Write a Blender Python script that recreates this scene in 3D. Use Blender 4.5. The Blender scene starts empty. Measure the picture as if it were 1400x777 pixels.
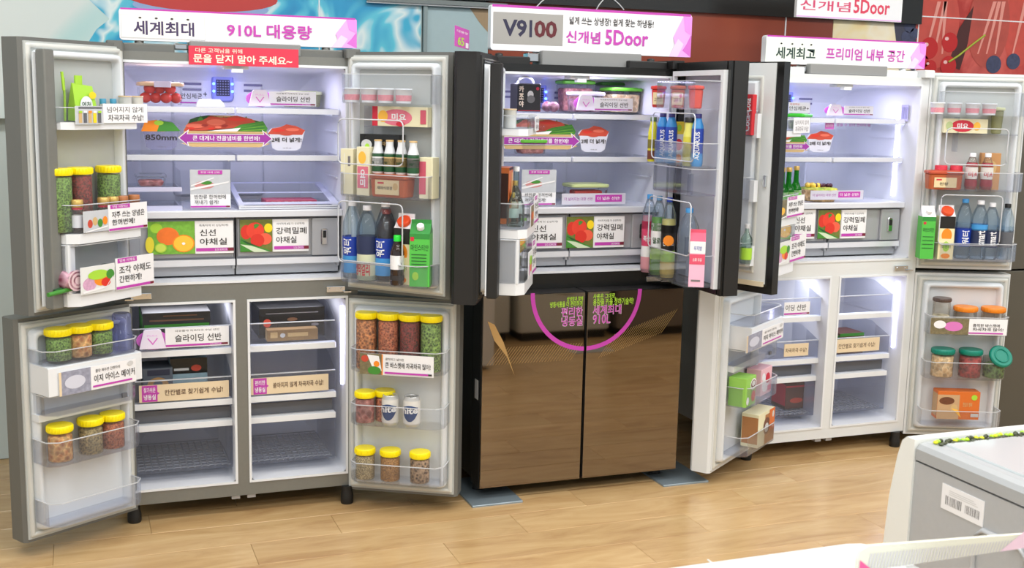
import bpy, bmesh, math, random
from mathutils import Vector, Matrix
random.seed(7)
S = bpy.context.scene
COL = S.collection
PI = math.pi

def lin(c):
    return tuple(((v/255)/12.92 if v/255 <= .04045 else ((v/255+.055)/1.055)**2.4) for v in c)

# ------------------------------------------------------------------ camera
CX, CY, CZ, YAW, PITCH, ROLL, F = -.571, -4.401, 1.621, .3630, .1580, .0220, 1576.0
_f = Vector((math.sin(YAW)*math.cos(PITCH), math.cos(YAW)*math.cos(PITCH), -math.sin(PITCH)))
_r = _f.cross(Vector((0, 0, 1))).normalized(); _u = _r.cross(_f)
RX = _r*math.cos(ROLL)+_u*math.sin(ROLL); UX = -_r*math.sin(ROLL)+_u*math.cos(ROLL)
cam = bpy.data.cameras.new('camera'); camo = bpy.data.objects.new('camera', cam); COL.objects.link(camo)
m = Matrix((RX, UX, -_f)).transposed().to_4x4(); m.translation = (CX, CY, CZ); camo.matrix_world = m
cam.sensor_width = 36; cam.lens = F/1400*36; cam.clip_start = .05
cam.dof.use_dof = True; cam.dof.focus_distance = 4.9; cam.dof.aperture_fstop = 9
S.camera = camo

# ------------------------------------------------------------------ world, exposure, ceiling lights
S.view_settings.view_transform = 'Standard'; S.view_settings.look = 'None'
S.view_settings.exposure = -0.17; S.view_settings.gamma = 1; S.view_settings.use_curve_mapping = False
w = bpy.data.worlds.new('store_air'); S.world = w; w.use_nodes = True
w.node_tree.nodes['Background'].inputs[0].default_value = (.86, .94, 1.0, 1)
w.node_tree.nodes['Background'].inputs[1].default_value = .85
S.cycles.transparent_max_bounces = 32
S.cycles.max_bounces = 8
S.cycles.sample_clamp_indirect = 6

def area(name, loc, sx, sy, power, col=(1, 1, 1), rot=(0, 0, 0), parent=None, spread=None):
    l = bpy.data.lights.new(name, 'AREA'); l.shape = 'RECTANGLE'; l.size = sx; l.size_y = sy
    l.energy = power; l.color = col
    if spread: l.spread = spread
    o = bpy.data.objects.new(name, l); COL.objects.link(o); o.location = loc; o.rotation_euler = rot
    if parent: o.parent = parent
    return o
CEIL = [(x, y) for y in (-5.6, -3.4, -1.3) for x in (-1.6, .6, 2.8, 5.0)]
for x, y in CEIL:
    area('ceiling_lamp_glow', (x, y, 3.32), 1.5, .5, 34, (.93, .965, 1.0))

def ray(x, y): return _f + RX*((x-700)/F) - UX*((y-388.5)/F)
def PY(x, y, Y):                       # photograph pixel -> point on the plane y=Y
    d = ray(x, y); k = (Y-CY)/d.y; return (CX+d.x*k, CZ+d.z*k)
def PZ(x, y, z):
    d = ray(x, y); k = (z-CZ)/d.z; return (CX+d.x*k, CY+d.y*k)

# ------------------------------------------------------------------ materials
MC = {}
def _base(name):
    m = bpy.data.materials.new(name); m.use_nodes = True
    return m, m.node_tree, m.node_tree.nodes['Principled BSDF']
def mat(name, rgb, rough=.45, metal=0, emit=0, coat=0, spec=.5, noise=0, nscale=30):
    if name in MC: return MC[name]
    m, nt, b = _base(name); c = lin(rgb)
    b.inputs['Base Color'].default_value = (*c, 1); b.inputs['Roughness'].default_value = rough
    b.inputs['Metallic'].default_value = metal; b.inputs['Coat Weight'].default_value = coat
    b.inputs['Specular IOR Level'].default_value = spec
    if emit:
        b.inputs['Emission Color'].default_value = (*c, 1); b.inputs['Emission Strength'].default_value = emit
    if noise:
        n = nt.nodes.new('ShaderNodeTexNoise'); n.inputs['Scale'].default_value = nscale
        tc = nt.nodes.new('ShaderNodeTexCoord'); nt.links.new(tc.outputs['Object'], n.inputs['Vector'])
        mx = nt.nodes.new('ShaderNodeMixRGB'); mx.inputs[1].default_value = (*[v*(1-noise) for v in c], 1); mx.inputs[2].default_value = (*[min(1, v*(1+noise)) for v in c], 1)
        nt.links.new(n.outputs['Fac'], mx.inputs[0]); nt.links.new(mx.outputs[0], b.inputs['Base Color'])
    MC[name] = m; return m
def grain(name, c1, c2, scale=90, rough=.6, bump=.6):      # beans, nuts, grains seen through a jar
    if name in MC: return MC[name]
    m, nt, b = _base(name); N = nt.nodes.new
    tc = N('ShaderNodeTexCoord'); v = N('ShaderNodeTexVoronoi'); v.inputs['Scale'].default_value = scale
    nt.links.new(tc.outputs['Object'], v.inputs['Vector'])
    cr = N('ShaderNodeValToRGB'); e = cr.color_ramp.elements
    e[0].position = .15; e[0].color = (*lin(c1), 1); e[1].position = .75; e[1].color = (*lin(c2), 1)
    nt.links.new(v.outputs['Distance'], cr.inputs[0])
    hs = N('ShaderNodeHueSaturation'); mr = N('ShaderNodeMapRange'); sp = N('ShaderNodeSeparateColor')
    nt.links.new(v.outputs['Color'], sp.inputs[0]); nt.links.new(sp.outputs[0], mr.inputs[0])
    mr.inputs[3].default_value = .65; mr.inputs[4].default_value = 1.25
    nt.links.new(mr.outputs[0], hs.inputs['Value']); nt.links.new(cr.outputs[0], hs.inputs['Color'])
    nt.links.new(hs.outputs[0], b.inputs['Base Color'])
    bp = N('ShaderNodeBump'); bp.inputs['Strength'].default_value = bump; bp.inputs['Distance'].default_value = .004; bp.invert = True
    nt.links.new(v.outputs['Distance'], bp.inputs['Height']); nt.links.new(bp.outputs[0], b.inputs['Normal'])
    b.inputs['Roughness'].default_value = rough
    MC[name] = m; return m
def clear(name, rgb=(255, 255, 255), haze=.04, hazec=(235, 238, 245), gloss=.55, rough=.06):   # thin clear plastic or glass wall
    if name in MC: return MC[name]
    m = bpy.data.materials.new(name); m.use_nodes = True; nt = m.node_tree; nt.nodes.clear(); N = nt.nodes.new
    tr = N('ShaderNodeBsdfTransparent'); tr.inputs[0].default_value = (*lin(rgb), 1)
    df = N('ShaderNodeBsdfDiffuse'); df.inputs[0].default_value = (*lin(hazec), 1)
    gl = N('ShaderNodeBsdfGlossy'); gl.inputs['Roughness'].default_value = rough
    m1 = N('ShaderNodeMixShader'); m1.inputs[0].default_value = haze
    nt.links.new(tr.outputs[0], m1.inputs[1]); nt.links.new(df.outputs[0], m1.inputs[2])
    lw = N('ShaderNodeLayerWeight'); lw.inputs['Blend'].default_value = .25
    mu = N('ShaderNodeMath'); mu.operation = 'MULTIPLY'; mu.inputs[1].default_value = gloss
    nt.links.new(lw.outputs['Fresnel'], mu.inputs[0])
    m2 = N('ShaderNodeMixShader'); nt.links.new(mu.outputs[0], m2.inputs[0])
    nt.links.new(m1.outputs[0], m2.inputs[1]); nt.links.new(gl.outputs[0], m2.inputs[2])
    o = N('ShaderNodeOutputMaterial'); nt.links.new(m2.outputs[0], o.inputs[0])
    MC[name] = m; return m
def splash(name, cols, scale=1.2, dist=1.5, seed=0, rough=.35, detail=2):  # printed picture made of flowing colour patches
    if name in MC: return MC[name]
    m, nt, b = _base(name); N = nt.nodes.new
    tc = N('ShaderNodeTexCoord'); mp = N('ShaderNodeMapping'); mp.inputs['Location'].default_value = (seed*3.1, 0, seed*1.7)
    n = N('ShaderNodeTexNoise'); n.inputs['Scale'].default_value = scale; n.inputs['Detail'].default_value = detail; n.inputs['Distortion'].default_value = dist
    nt.links.new(tc.outputs['Object'], mp.inputs[0]); nt.links.new(mp.outputs[0], n.inputs['Vector'])
    cr = N('ShaderNodeValToRGB'); e = cr.color_ramp.elements
    while len(e) < len(cols): e.new(.5)
    for k, (p, c) in enumerate(cols): e[k].position = p; e[k].color = (*lin(c), 1)
    nt.links.new(n.outputs['Fac'], cr.inputs[0]); nt.links.new(cr.outputs[0], b.inputs['Base Color']); b.inputs['Roughness'].default_value = rough
    MC[name] = m; return m

white = mat('white_plastic', (226, 229, 232), .35)
liner = mat('liner_white', (222, 224, 230), .38)
doorwhite = mat('door_liner_white', (216, 221, 225), .4)
doorframe = mat('door_frame_grey', (182, 186, 184), .5)
gasket = mat('gasket', (205, 206, 200), .55)
steel = mat('brushed_steel', (126, 127, 122), .42, .35, noise=.05, nscale=60)
steeldark = mat('steel_edge', (110, 111, 107), .45, .2)
bodywhite = mat('painted_white', (218, 221, 221), .35)
blackg = mat('gloss_black', (26, 26, 25), .22)
blackm = mat('matt_black', (22, 22, 22), .5)
mirror = mat('bronze_mirror', (140, 130, 120), .03, 1.0)
silver = mat('silver_plastic', (176, 178, 183), .38, .35)
silverlt = mat('bright_trim', (226, 228, 235), .25, .25)
greydark = mat('dark_grey', (96, 98, 104), .5)
chrome = mat('chrome', (215, 215, 215), .12, 1.0)
ink = mat('ink_black', (48, 44, 44), .6)
inkg = mat('ink_grey', (120, 116, 116), .6)
mag = mat('ink_magenta', (190, 62, 172), .5)
purple = mat('ink_purple', (158, 52, 160), .5)
pinkl = mat('print_pink_light', (236, 170, 236), .45)
pinkm = mat('print_pink', (216, 110, 206), .45)
cardw = mat('card_white', (238, 238, 240), .5)
cardg = mat('card_grey', (205, 205, 205), .5)
beige = mat('card_beige', (226, 206, 172), .5)
redm = mat('print_red', (206, 40, 62), .5)
greenm = mat('print_green', (64, 138, 48), .5)
green2 = mat('print_dark_green', (30, 82, 40), .5)
lime = mat('print_lime', (166, 214, 60), .5)
orange = mat('print_orange', (242, 140, 30), .5)
orange2 = mat('print_light_orange', (250, 190, 70), .5)
yellow = mat('print_yellow', (246, 214, 30), .5)
tomato = mat('print_tomato', (214, 50, 36), .4)
crab = mat('print_crab', (196, 72, 52), .5)
woodc = mat('print_wood', (206, 174, 120), .5)
blue = mat('print_blue', (26, 62, 168), .4)
bluel = mat('print_light_blue', (66, 150, 214), .4)
lidy = mat('lid_yellow', (252, 232, 0), .35)
clearp = clear('clear_plastic', (252, 253, 254), .035)
binp = clear('clear_bin', (252, 253, 255), .02, (225, 227, 232), .38)
bing = clear('grey_clear_bin', (248, 249, 252), .04, (205, 208, 216), .38)
rimc = mat('bin_rim', (200, 203, 208), .2)
jarc = clear('clear_jar', (250, 248, 244), .06, (230, 225, 215), .6, .04)
glassp = clear('clear_glass', (232, 244, 238), .02, (220, 235, 230), .8, .02)
led = mat('led_white', (214, 214, 255), .5, emit=9)
ledb = mat('led_blue', (70, 100, 255), .5, emit=9)

# ------------------------------------------------------------------ mesh builder
class MB:
    def __init__(s): s.v = []; s.f = []; s.mi = []; s.sm = []; s.mats = []; s.T = Matrix.Identity(4)
    def m(s, mt):
        if mt not in s.mats: s.mats.append(mt)
        return s.mats.index(mt)
    def add(s, vs, fs, mt, smooth=False):
        o = len(s.v); s.v += [tuple(s.T @ Vector(p)) for p in vs]; k = s.m(mt)
        for f in fs: s.f.append([i+o for i in f]); s.mi.append(k); s.sm.append(smooth)
    def box(s, x0, x1, y0, y1, z0, z1, mt):
        x0, x1 = min(x0, x1), max(x0, x1); y0, y1 = min(y0, y1), max(y0, y1); z0, z1 = min(z0, z1), max(z0, z1)
        vs = [(x, y, z) for x in (x0, x1) for y in (y0, y1) for z in (z0, z1)]
        s.add(vs, [(0, 1, 3, 2), (4, 6, 7, 5), (0, 4, 5, 1), (2, 3, 7, 6), (0, 2, 6, 4), (1, 5, 7, 3)], mt)
    def bbox(s, x0, x1, y0, y1, z0, z1, mt, b=.004):       # box with chamfered vertical and top edges
        s.prism([(x0+b, y0), (x1-b, y0), (x1, y0+b), (x1, y1-b), (x1-b, y1), (x0+b, y1), (x0, y1-b), (x0, y0+b)], z0, z1-b, mt, inset=b)
    def prism(s, pts, z0, z1, mt, inset=0):
        n = len(pts); cx = sum(p[0] for p in pts)/n; cy = sum(p[1] for p in pts)/n
        vs = [(x, y, z0) for x, y in pts]+[(x, y, z1) for x, y in pts]
        fs = [(i, (i+1) % n, (i+1) % n+n, i+n) for i in range(n)]+[list(range(n))[::-1]]
        if inset:
            q = []
            for x, y in pts:
                l = math.hypot(x-cx, y-cy) or 1; q.append((x-(x-cx)/l*inset, y-(y-cy)/l*inset, z1+inset))
            vs += q; fs += [(i+n, (i+1) % n+n, (i+1) % n+2*n, i+2*n) for i in range(n)]+[list(range(2*n, 3*n))]
        else: fs += [list(range(n, 2*n))]
        s.add(vs, fs, mt)
    def xz(s, pts, y0, y1, mt):                             # polygon in x,z extruded along y
        n = len(pts)
        s.add([(x, y0, z) for x, z in pts]+[(x, y1, z) for x, z in pts],
              [(i, (i+1) % n, (i+1) % n+n, i+n) for i in range(n)]+[list(range(n))[::-1], list(range(n, 2*n))], mt)
    def flat(s, pts, y, mt): s.add([(x, y, z) for x, z in pts], [list(range(len(pts)))], mt)
    def lathe(s, prof, mt, seg=20, cx=0, cy=0, cap=True, sx=1, sy=1, smooth=True):
        vs = []; fs = []; n = seg
        for r, z in prof:
            for k in range(n):
                a = 2*PI*k/n; vs.append((cx+r*sx*math.cos(a), cy+r*sy*math.sin(a), z))
        for j in range(len(prof)-1):
            for k in range(n): fs.append((j*n+k, j*n+(k+1) % n, (j+1)*n+(k+1) % n, (j+1)*n+k))
        s.add(vs, fs, mt, smooth)
        if cap:
            if prof[0][0] > 1e-4: s.add(vs[:n], [list(range(n))[::-1]], mt)
            if prof[-1][0] > 1e-4: s.add(vs[-n:], [list(range(n))], mt)
    def rrect(s, x0, x1, y0, y1, r, n=3):
        o = []
        for cx, cy, a in ((x1-r, y1-r, 0), (x0+r, y1-r, PI/2), (x0+r, y0+r, PI), (x1-r, y0+r, 1.5*PI)):
            for k in range(n+1): t = a+PI/2*k/n; o.append((cx+r*math.cos(t), cy+r*math.sin(t)))
        return o
    def loft(s, rings, mt, capa=True, capb=True, smooth=False):   # rings: lists of 3d points of equal length
        n = len(rings[0]); vs = [p for r in rings for p in r]
        fs = [(j*n+i, j*n+(i+1) % n, (j+1)*n+(i+1) % n, (j+1)*n+i) for j in range(len(rings)-1) for i in range(n)]
        s.add(vs, fs, mt, smooth)
        if capa: s.add(rings[0], [list(range(n))[::-1]], mt)
        if capb: s.add(rings[-1], [list(range(n))], mt)
    def rbox(s, x0, x1, y0, y1, z0, z1, r, mt, b=.003, smooth=True, taper=0):   # rounded vertical corners, eased top and bottom
        R = [s.rrect(x0+e+t, x1-e-t, y0+e+t, y1-e-t, max(r-e, .001)) for e, t in ((b, taper), (0, taper), (0, 0), (b, 0))]
        s.loft([[(x, y, z) for x, y in q] for q, z in zip(R, (z0, z0+b, z1-b, z1))], mt, smooth=False)
    def tub(s, x0, x1, z0, z1, prof, mt, r=.02, sy=1, cap=True, capmat=None):     # recess or raised rim facing y
        rings = []
        for y, e in prof:
            rings.append([(x, sy*y, z) for x, z in s.rrect(x0+e, x1-e, z0+e, z1-e, max(r-e*.3, .004))])
        s.loft(rings, mt, False, False, True)
        if cap: s.add(rings[-1], [list(range(len(rings[-1])))], capmat or mt)
    def tube(s, pts, r, mt, seg=6, closed=False):
        P = [Vector(p) for p in pts]; n = len(P); rings = []
        for i in range(n):
            a = P[(i-1) % n] if (closed or i > 0) else P[i]; b = P[(i+1) % n] if (closed or i < n-1) else P[i]
            t = (b-a).normalized(); up = Vector((0, 0, 1)) if abs(t.z) < .9 else Vector((1, 0, 0))
            e = t.cross(up).normalized(); g = e.cross(t)
            rings.append([tuple(P[i]+e*r*math.cos(2*PI*k/seg)+g*r*math.sin(2*PI*k/seg)) for k in range(seg)])
        if closed: rings.append(rings[0])
        s.loft(rings, mt, not closed, not closed, True)
    def text(s, string, x0, x1, z0, z1, y, mt, bold=0, keep=False):
        vs, fs = glyphs(string, bold)
        if not vs: return
        ax = min(p[0] for p in vs); bx = max(p[0] for p in vs); az = min(p[1] for p in vs); bz = max(p[1] for p in vs)
        kx = (x1-x0)/max(bx-ax, 1e-6); kz = (z1-z0)/max(bz-az, 1e-6)
        s.add([(x0+(p[0]-ax)*kx, y, z0+(p[1]-az)*kz) for p in vs], fs, mt)
    def mesh(s, name):
        me = bpy.data.meshes.new(name); me.from_pydata(s.v, [], s.f)
        for mt in s.mats: me.materials.append(mt)
        me.polygons.foreach_set('material_index', s.mi); me.polygons.foreach_set('use_smooth', s.sm)
        bm = bmesh.new(); bm.from_mesh(me); bmesh.ops.recalc_face_normals(bm, faces=bm.faces); bm.to_mesh(me); bm.free()
        me.update(); return me
GC = {}
def _shape(body, bold, spacing=.9):
    c = bpy.data.curves.new('t', 'FONT'); c.body = body; c.resolution_u = 2; c.offset = bold; c.space_line = spacing
    o = bpy.data.objects.new('t', c); me = bpy.data.meshes.new_from_object(o)
    r = ([tuple(v.co[:2]) for v in me.vertices], [list(p.vertices) for p in me.polygons])
    bpy.data.objects.remove(o); bpy.data.curves.remove(c); bpy.data.meshes.remove(me)
    return r
def bucket(b): return min((.004, .012, .022, .032), key=lambda q: abs(q-b))
def glyphs(string, bold):
    k = (string, bucket(bold))
    if k not in GC: GC[k] = _shape(string, k[1])
    return GC[k]
def link(name, me, parent=None, loc=(0, 0, 0), rz=0, rot=None):
    o = bpy.data.objects.new(name, me); COL.objects.link(o); o.location = loc
    o.rotation_euler = rot or (0, 0, rz)
    if parent is not None: o.parent = parent
    return o
def ob(name, mb, parent=None, loc=(0, 0, 0), rz=0, rot=None): return link(name, mb.mesh(name), parent, loc, rz, rot)
def tag(o, label, cat, group=None, kind=None):
    o['label'] = label; o['category'] = cat
    if group: o['group'] = group
    if kind: o['kind'] = kind
    return o
def thing(name, label, cat, loc, rz=0, group=None, rot=None):
    return tag(link(name, None, None, loc, rz, rot), label, cat, group)
def struct(o): o['kind'] = 'structure'; return o

# ------------------------------------------------------------------ structure: floor of planks, wall, ceiling
def wood_mat():
    m, nt, b = _base('floor_plank_wood'); N = nt.nodes.new
    tc = N('ShaderNodeTexCoord'); mp = N('ShaderNodeMapping'); mp.inputs['Scale'].default_value = (1.9, 9, 1)
    oi = N('ShaderNodeObjectInfo'); ad = N('ShaderNodeVectorMath'); ad.operation = 'ADD'
    mm = N('ShaderNodeMath'); mm.operation = 'MULTIPLY'; mm.inputs[1].default_value = 37
    nt.links.new(oi.outputs['Random'], mm.inputs[0]); nt.links.new(tc.outputs['Object'], mp.inputs[0])
    nt.links.new(mp.outputs[0], ad.inputs[0]); nt.links.new(mm.outputs[0], ad.inputs[1])
    n = N('ShaderNodeTexNoise'); n.inputs['Scale'].default_value = 1.3; n.inputs['Detail'].default_value = 7; n.inputs['Distortion'].default_value = .7; n.inputs['Roughness'].default_value = .62
    nt.links.new(ad.outputs[0], n.inputs['Vector'])
    cr = N('ShaderNodeValToRGB'); e = cr.color_ramp.elements
    e[0].position = .25; e[0].color = (*lin((168, 130, 86)), 1); e[1].position = .75; e[1].color = (*lin((206, 176, 128)), 1)
    q = e.new(.5); q.color = (*lin((192, 158, 110)), 1)
    nt.links.new(n.outputs['Fac'], cr.inputs[0])
    hs = N('ShaderNodeHueSaturation'); mr = N('ShaderNodeMapRange'); mr.inputs[3].default_value = .96; mr.inputs[4].default_value = 1.05
    nt.links.new(oi.outputs['Random'], mr.inputs[0]); nt.links.new(mr.outputs[0], hs.inputs['Value']); nt.links.new(cr.outputs[0], hs.inputs['Color'])
    nt.links.new(hs.outputs[0], b.inputs['Base Color']); b.inputs['Roughness'].default_value = .26
    b.inputs['Coat Weight'].default_value = .25; b.inputs['Coat Roughness'].default_value = .18
    bp = N('ShaderNodeBump'); bp.inputs['Strength'].default_value = .05; nt.links.new(n.outputs['Fac'], bp.inputs['Height']); nt.links.new(bp.outputs[0], b.inputs['Normal'])
    return m
wood = wood_mat()
joint = mat('floor_joint', (186, 156, 112), .5)
mb = MB(); mb.box(-6, 9, -11, 1.02, -.06, -.004, joint); floor = struct(ob('floor', mb))
far = MB(); far.box(-6, 9, -11, -6.05, -.004, .0, wood); ob('floor_boards_far', far, floor)
PW, PL = .205, 1.01
mb = MB(); b_ = .0016
mb.loft([[(x, y, -.004) for x, y in ((.0005, .0005), (PL-.0005, .0005), (PL-.0005, PW-.0005), (.0005, PW-.0005))],
         [(x, y, -.0012) for x, y in ((.0005, .0005), (PL-.0005, .0005), (PL-.0005, PW-.0005), (.0005, PW-.0005))],
         [(x, y, 0) for x, y in ((b_, b_), (PL-b_, b_), (PL-b_, PW-b_), (b_, PW-b_))]], wood)
plank = mb.mesh('plank')
cnt = 0
for r in range(-4, 30):
    y0 = .09-PW*(r+1); off = (.655-.338*r) % PL
    for c in range(-3, 6):
        x0 = off+c*PL
        if r > 13 and not (.2 < x0 < 4.2): continue
        if x0 < -2.6 or x0 > 4.3: continue
        link('plank', plank, floor, (x0, y0, 0)); cnt += 1
wallm = mat('wall_paint', (196, 208, 206), .6, noise=.04, nscale=3)
mb = MB(); mb.box(-6, 9, 1.0, 1.12, 0, 3.4, wallm); struct(ob('wall_back', mb))
mb = MB(); mb.box(-6, 9, -11, 1.12, 3.4, 3.5, mat('ceiling_paint', (222, 224, 222), .8)); struct(ob('ceiling', mb))

# printed wall panels -------------------------------------------------
WY = .93
def panel(name, label, x0, x1, z0, z1, mt, extra=None, y=WY):
    mb = MB(); mb.bbox(x0, x1, y, y+.05, z0, z1, mt, .002)
    if extra: extra(mb, y)
    return tag(ob(name, mb), label, 'poster')
def ell(cx, cz, rx, rz, n=28, a0=0): return [(cx+rx*math.cos(2*PI*k/n+a0), cz+rz*math.sin(2*PI*k/n+a0)) for k in range(n)]
X = lambda px, py=20: PY(px, py, WY)[0]
Z = lambda px, py: PY(px, py, WY)[1]
palem = splash('pale_water_print', [(.0, (220, 228, 226)), (.55, (216, 226, 224)), (.62, (176, 216, 216)), (.7, (218, 228, 226))], .9, 1.2, 1)
bluem = splash('blue_water_print', [(.0, (20, 110, 176)), (.38, (40, 156, 204)), (.5, (96, 200, 222)), (.56, (226, 240, 240)), (.66, (60, 176, 212)), (1, (24, 120, 186))], 2.6, 2.2, 4)
panel('wall_poster', 'pale grey-green wall panel with faint water print behind the steel refrigerator', -3.2, X(-150), 1.2, 2.9, mat('panel_pale', (218, 228, 226), .5, noise=.03))
def e1(mb, y):
    xl, xr = X(150), X(560)
    pts = [(X(118, 60), Z(118, 62)), (X(132, 40), Z(132, 40)), (X(150, 30), Z(150, 26)), (X(112, 5), Z(112, -10)), (X(120, -60), 2.85), (X(575, -60), 2.85), (X(575, 68), Z(575, 80)), (X(300), Z(300, 95)), (X(118), 1.5)]
    mb.flat(pts, y-.001, bluem)
    mb.flat(ell(X(276, 0), Z(276, -4), .33, .062), y-.002, mat('print_red_bowl', (196, 58, 54), .5))
    mb.flat(ell(X(276, 14), Z(276, 10), .29, .045), y-.0015, mat('print_lilac', (146, 170, 214), .5))
    mb.box(X(435.5), X(437), y-.004, y, 1.5, 2.85, cardw)
panel('wall_poster', 'wall poster of blue water splash with red bowl above the steel refrigerator', X(-150)+.004, X(577), 1.5, 2.85, palem, e1)
mb = MB(); mb.box(X(578), X(583), WY-.02, .995, 1.2, 2.85, mat('trim_grey', (136, 152, 154), .5)); struct(ob('trim_1', mb))
def e2(mb, y):
    mb.flat([(X(640), Z(640, 8)), (X(668), Z(668, 8)), (X(668), Z(668, 45)), (X(655), Z(655, 30))], y-.001, mat('print_tan', (160, 136, 104), .5))
panel('wall_poster', 'plain grey-blue wall panel between the two leftmost overhead signs', X(583)+.002, X(668), 1.3, Z(640, 6), mat('panel_greyblue', (168, 190, 194), .5, noise=.03), e2)
panel('wall_poster', 'rust brown wall panel between the middle and right-hand overhead signs', X(668)+.002, X(1074), 1.3, Z(900, 14), splash('rust_print', [(.0, (120, 46, 26)), (.5, (142, 62, 38)), (1, (168, 84, 52))], 1.3, .6, 2))
panel('wall_poster', 'short rust brown wall panel with white seam above the white refrigerator', X(1074)+.006, X(1140), 1.3, Z(1100, 22), splash('rust_print2', [(.0, (112, 40, 22)), (1, (150, 66, 40))], 1.3, .6, 5))
def e3(mb, y):
    for a, b_, c in ((1243, 36, .035), (1250, 46, .03), (1238, 50, .03), (1246, 60, .03)):
        mb.flat(ell(X(a, b_), Z(a, b_), c, c), y-.002, mat('print_blueberry', (60, 66, 96), .5, noise=.4, nscale=60))
    mb.flat([(X(1222), Z(1222, 26)), (X(1256), Z(1256, 26)), (X(1256), Z(1256, 100)), (X(1232), Z(1232, 80))], y-.001, mat('print_dark_slate', (60, 60, 78), .5))
panel('wall_poster', 'cream and yellow ice-cream poster with blueberries above the white refrigerator', X(1140)+.002, X(1256), 1.3, Z(1200, 28), splash('icecream_print', [(.0, (232, 150, 90)), (.4, (246, 226, 168)), (.6, (250, 240, 214)), (1, (240, 200, 110))], 3, 1.5, 7), e3)
berry = splash('strawberry_print', [(.0, (120, 20, 18)), (.4, (176, 48, 40)), (.55, (206, 92, 82)), (1, (150, 26, 24))], 5, .6, 3, detail=4)
def e4(mb, y):
    for cx, rx, a in ((1282, .15, .1), (1352, .15, -.2), (1396, .12, .1)):
        mb.flat(ell(X(cx, 30), Z(cx, 34), rx, .24), y-.001-abs(a)*.003, mat('print_berry_%d' % cx, (196 if a > 0 else 178, 74, 62), .4, noise=.25, nscale=14))
    for cx, dx in ((1268, 12), (1280, 8), (1291, -2), (1340, 16), (1352, 10), (1364, 4), (1388, 10)):
        mb.flat([(X(cx+dx), Z(cx+dx, 2)), (X(cx+dx+5), Z(cx+dx+5, 2)), (X(cx+2), Z(cx+2, 74)), (X(cx), Z(cx, 74))], y-.0021, mat('print_berry_streak', (226, 150, 138), .4))
    mb.flat([(X(1302), Z(1302, 90)), (X(1312), Z(1312, 40)), (X(1330), Z(1330, 8)), (X(1326), Z(1326, 60)), (X(1318), Z(1318, 96))], y-.0022, mat('print_berry_shadow', (70, 22, 20), .5))
    for a, b_, c in ((1270, 66, .06), (1298, 58, .055), (1296, 90, .055), (1272, 92, .04), (1262, 84, .035)):
        mb.flat(ell(X(a, b_), Z(a, b_), c, c), y-.003, mat('print_cherry', (190, 24, 22), .25))
        mb.flat(ell(X(a-4, b_-5), Z(a-4, b_-5), c*.25, c*.18), y-.0034, mat('print_highlight', (240, 190, 186), .4))
    for a, b_, c, d in ((1358, 88, .055, .05), (1385, 84, .05, .045)):
        mb.flat(ell(X(a, b_), Z(a, b_), c, d), y-.003, mat('print_blueberry', (60, 66, 96), .5))
    p = [(1296, 85), (1310, 76), (1330, 60), (1346, 48)]
    mb.tube([(X(a, b_), y-.004, Z(a, b_)) for a, b_ in p], .006, mat('print_stem', (166, 180, 60), .5), 5)
panel('wall_poster', 'strawberry and cherry poster above the white refrigerator door', X(1256)+.008, X(1520), 1.3, Z(1330, 27), berry, e4)
panel('wall_poster', 'upper half of the strawberry poster above its white seam', X(1256)+.008, X(1520), Z(1330, 27)+.006, 2.9, berry)
def e5(mb, y):
    for cx, cy, r, a0, a1 in ((790, 60, .30, 40, 150), (860, 40, .22, 60, 170), (945, 60, .42, 50, 120), (770, 60, .38, 60, 130), (1060, 80, .42, 60, 130), (1010, 50, .30, 60, 120)):
        x, z = X(cx, cy), Z(cx, cy)
        mb.tube([(x+r*math.cos(math.radians(a0+(a1-a0)*k/14)), y-.002, z+r*.9*math.sin(math.radians(a0+(a1-a0)*k/14))) for k in range(15)], .003, cardw, 5)
mb = MB(); y = WY-.03
mb.prism([(X(600), y), (X(1256), y), (X(1256), WY+.02), (X(600), WY+.02)], Z(1000, 20)+.0, 2.9, blackg)
e5(mb, y); tag(ob('glossy_board', mb), 'glossy black board with thin white curved lines high on the wall', 'poster')
mb = MB(); mb.box(X(500), X(690), WY-.04, WY-.012, Z(600, 7), Z(600, 1), mat('rail_grey', (120, 128, 128), .5)); mb.box(X(500), X(690), WY-.03, WY-.012, Z(600, 9), Z(600, 7), cardw); struct(ob('trim_2', mb))
mb = MB(); mb.box(X(1074), X(1074)+.006, WY-.004, WY+.03, 1.3, Z(1074, 22), cardw)
mb.box(X(1256), X(1256)+.007, WY-.004, WY+.03, 1.3, 2.9, cardw); mb.box(X(1256), X(1520), WY-.004, WY+.03, Z(1330, 27), Z(1330, 27)+.006, cardw); struct(ob('trim_3', mb))
for i_, (x, y) in enumerate(CEIL):
    t = thing('ceiling_light', '%s white ceiling light panel from the left, %s row from the wall' % (('first', 'second', 'third', 'fourth')[i_ % 4], ('third', 'second', 'first')[i_//4]), 'light', (x, y, 3.4), 0, 'ceiling light panels')
    mb = MB(); mb.box(-.78, .78, -.28, .28, -.06, 0, white); ob('housing', mb, t)
    mb = MB(); mb.box(-.75, .75, -.25, .25, -.066, -.06, mat('lamp_diffuser', (255, 252, 245), .5, emit=4)); ob('diffuser', mb, t)

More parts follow.
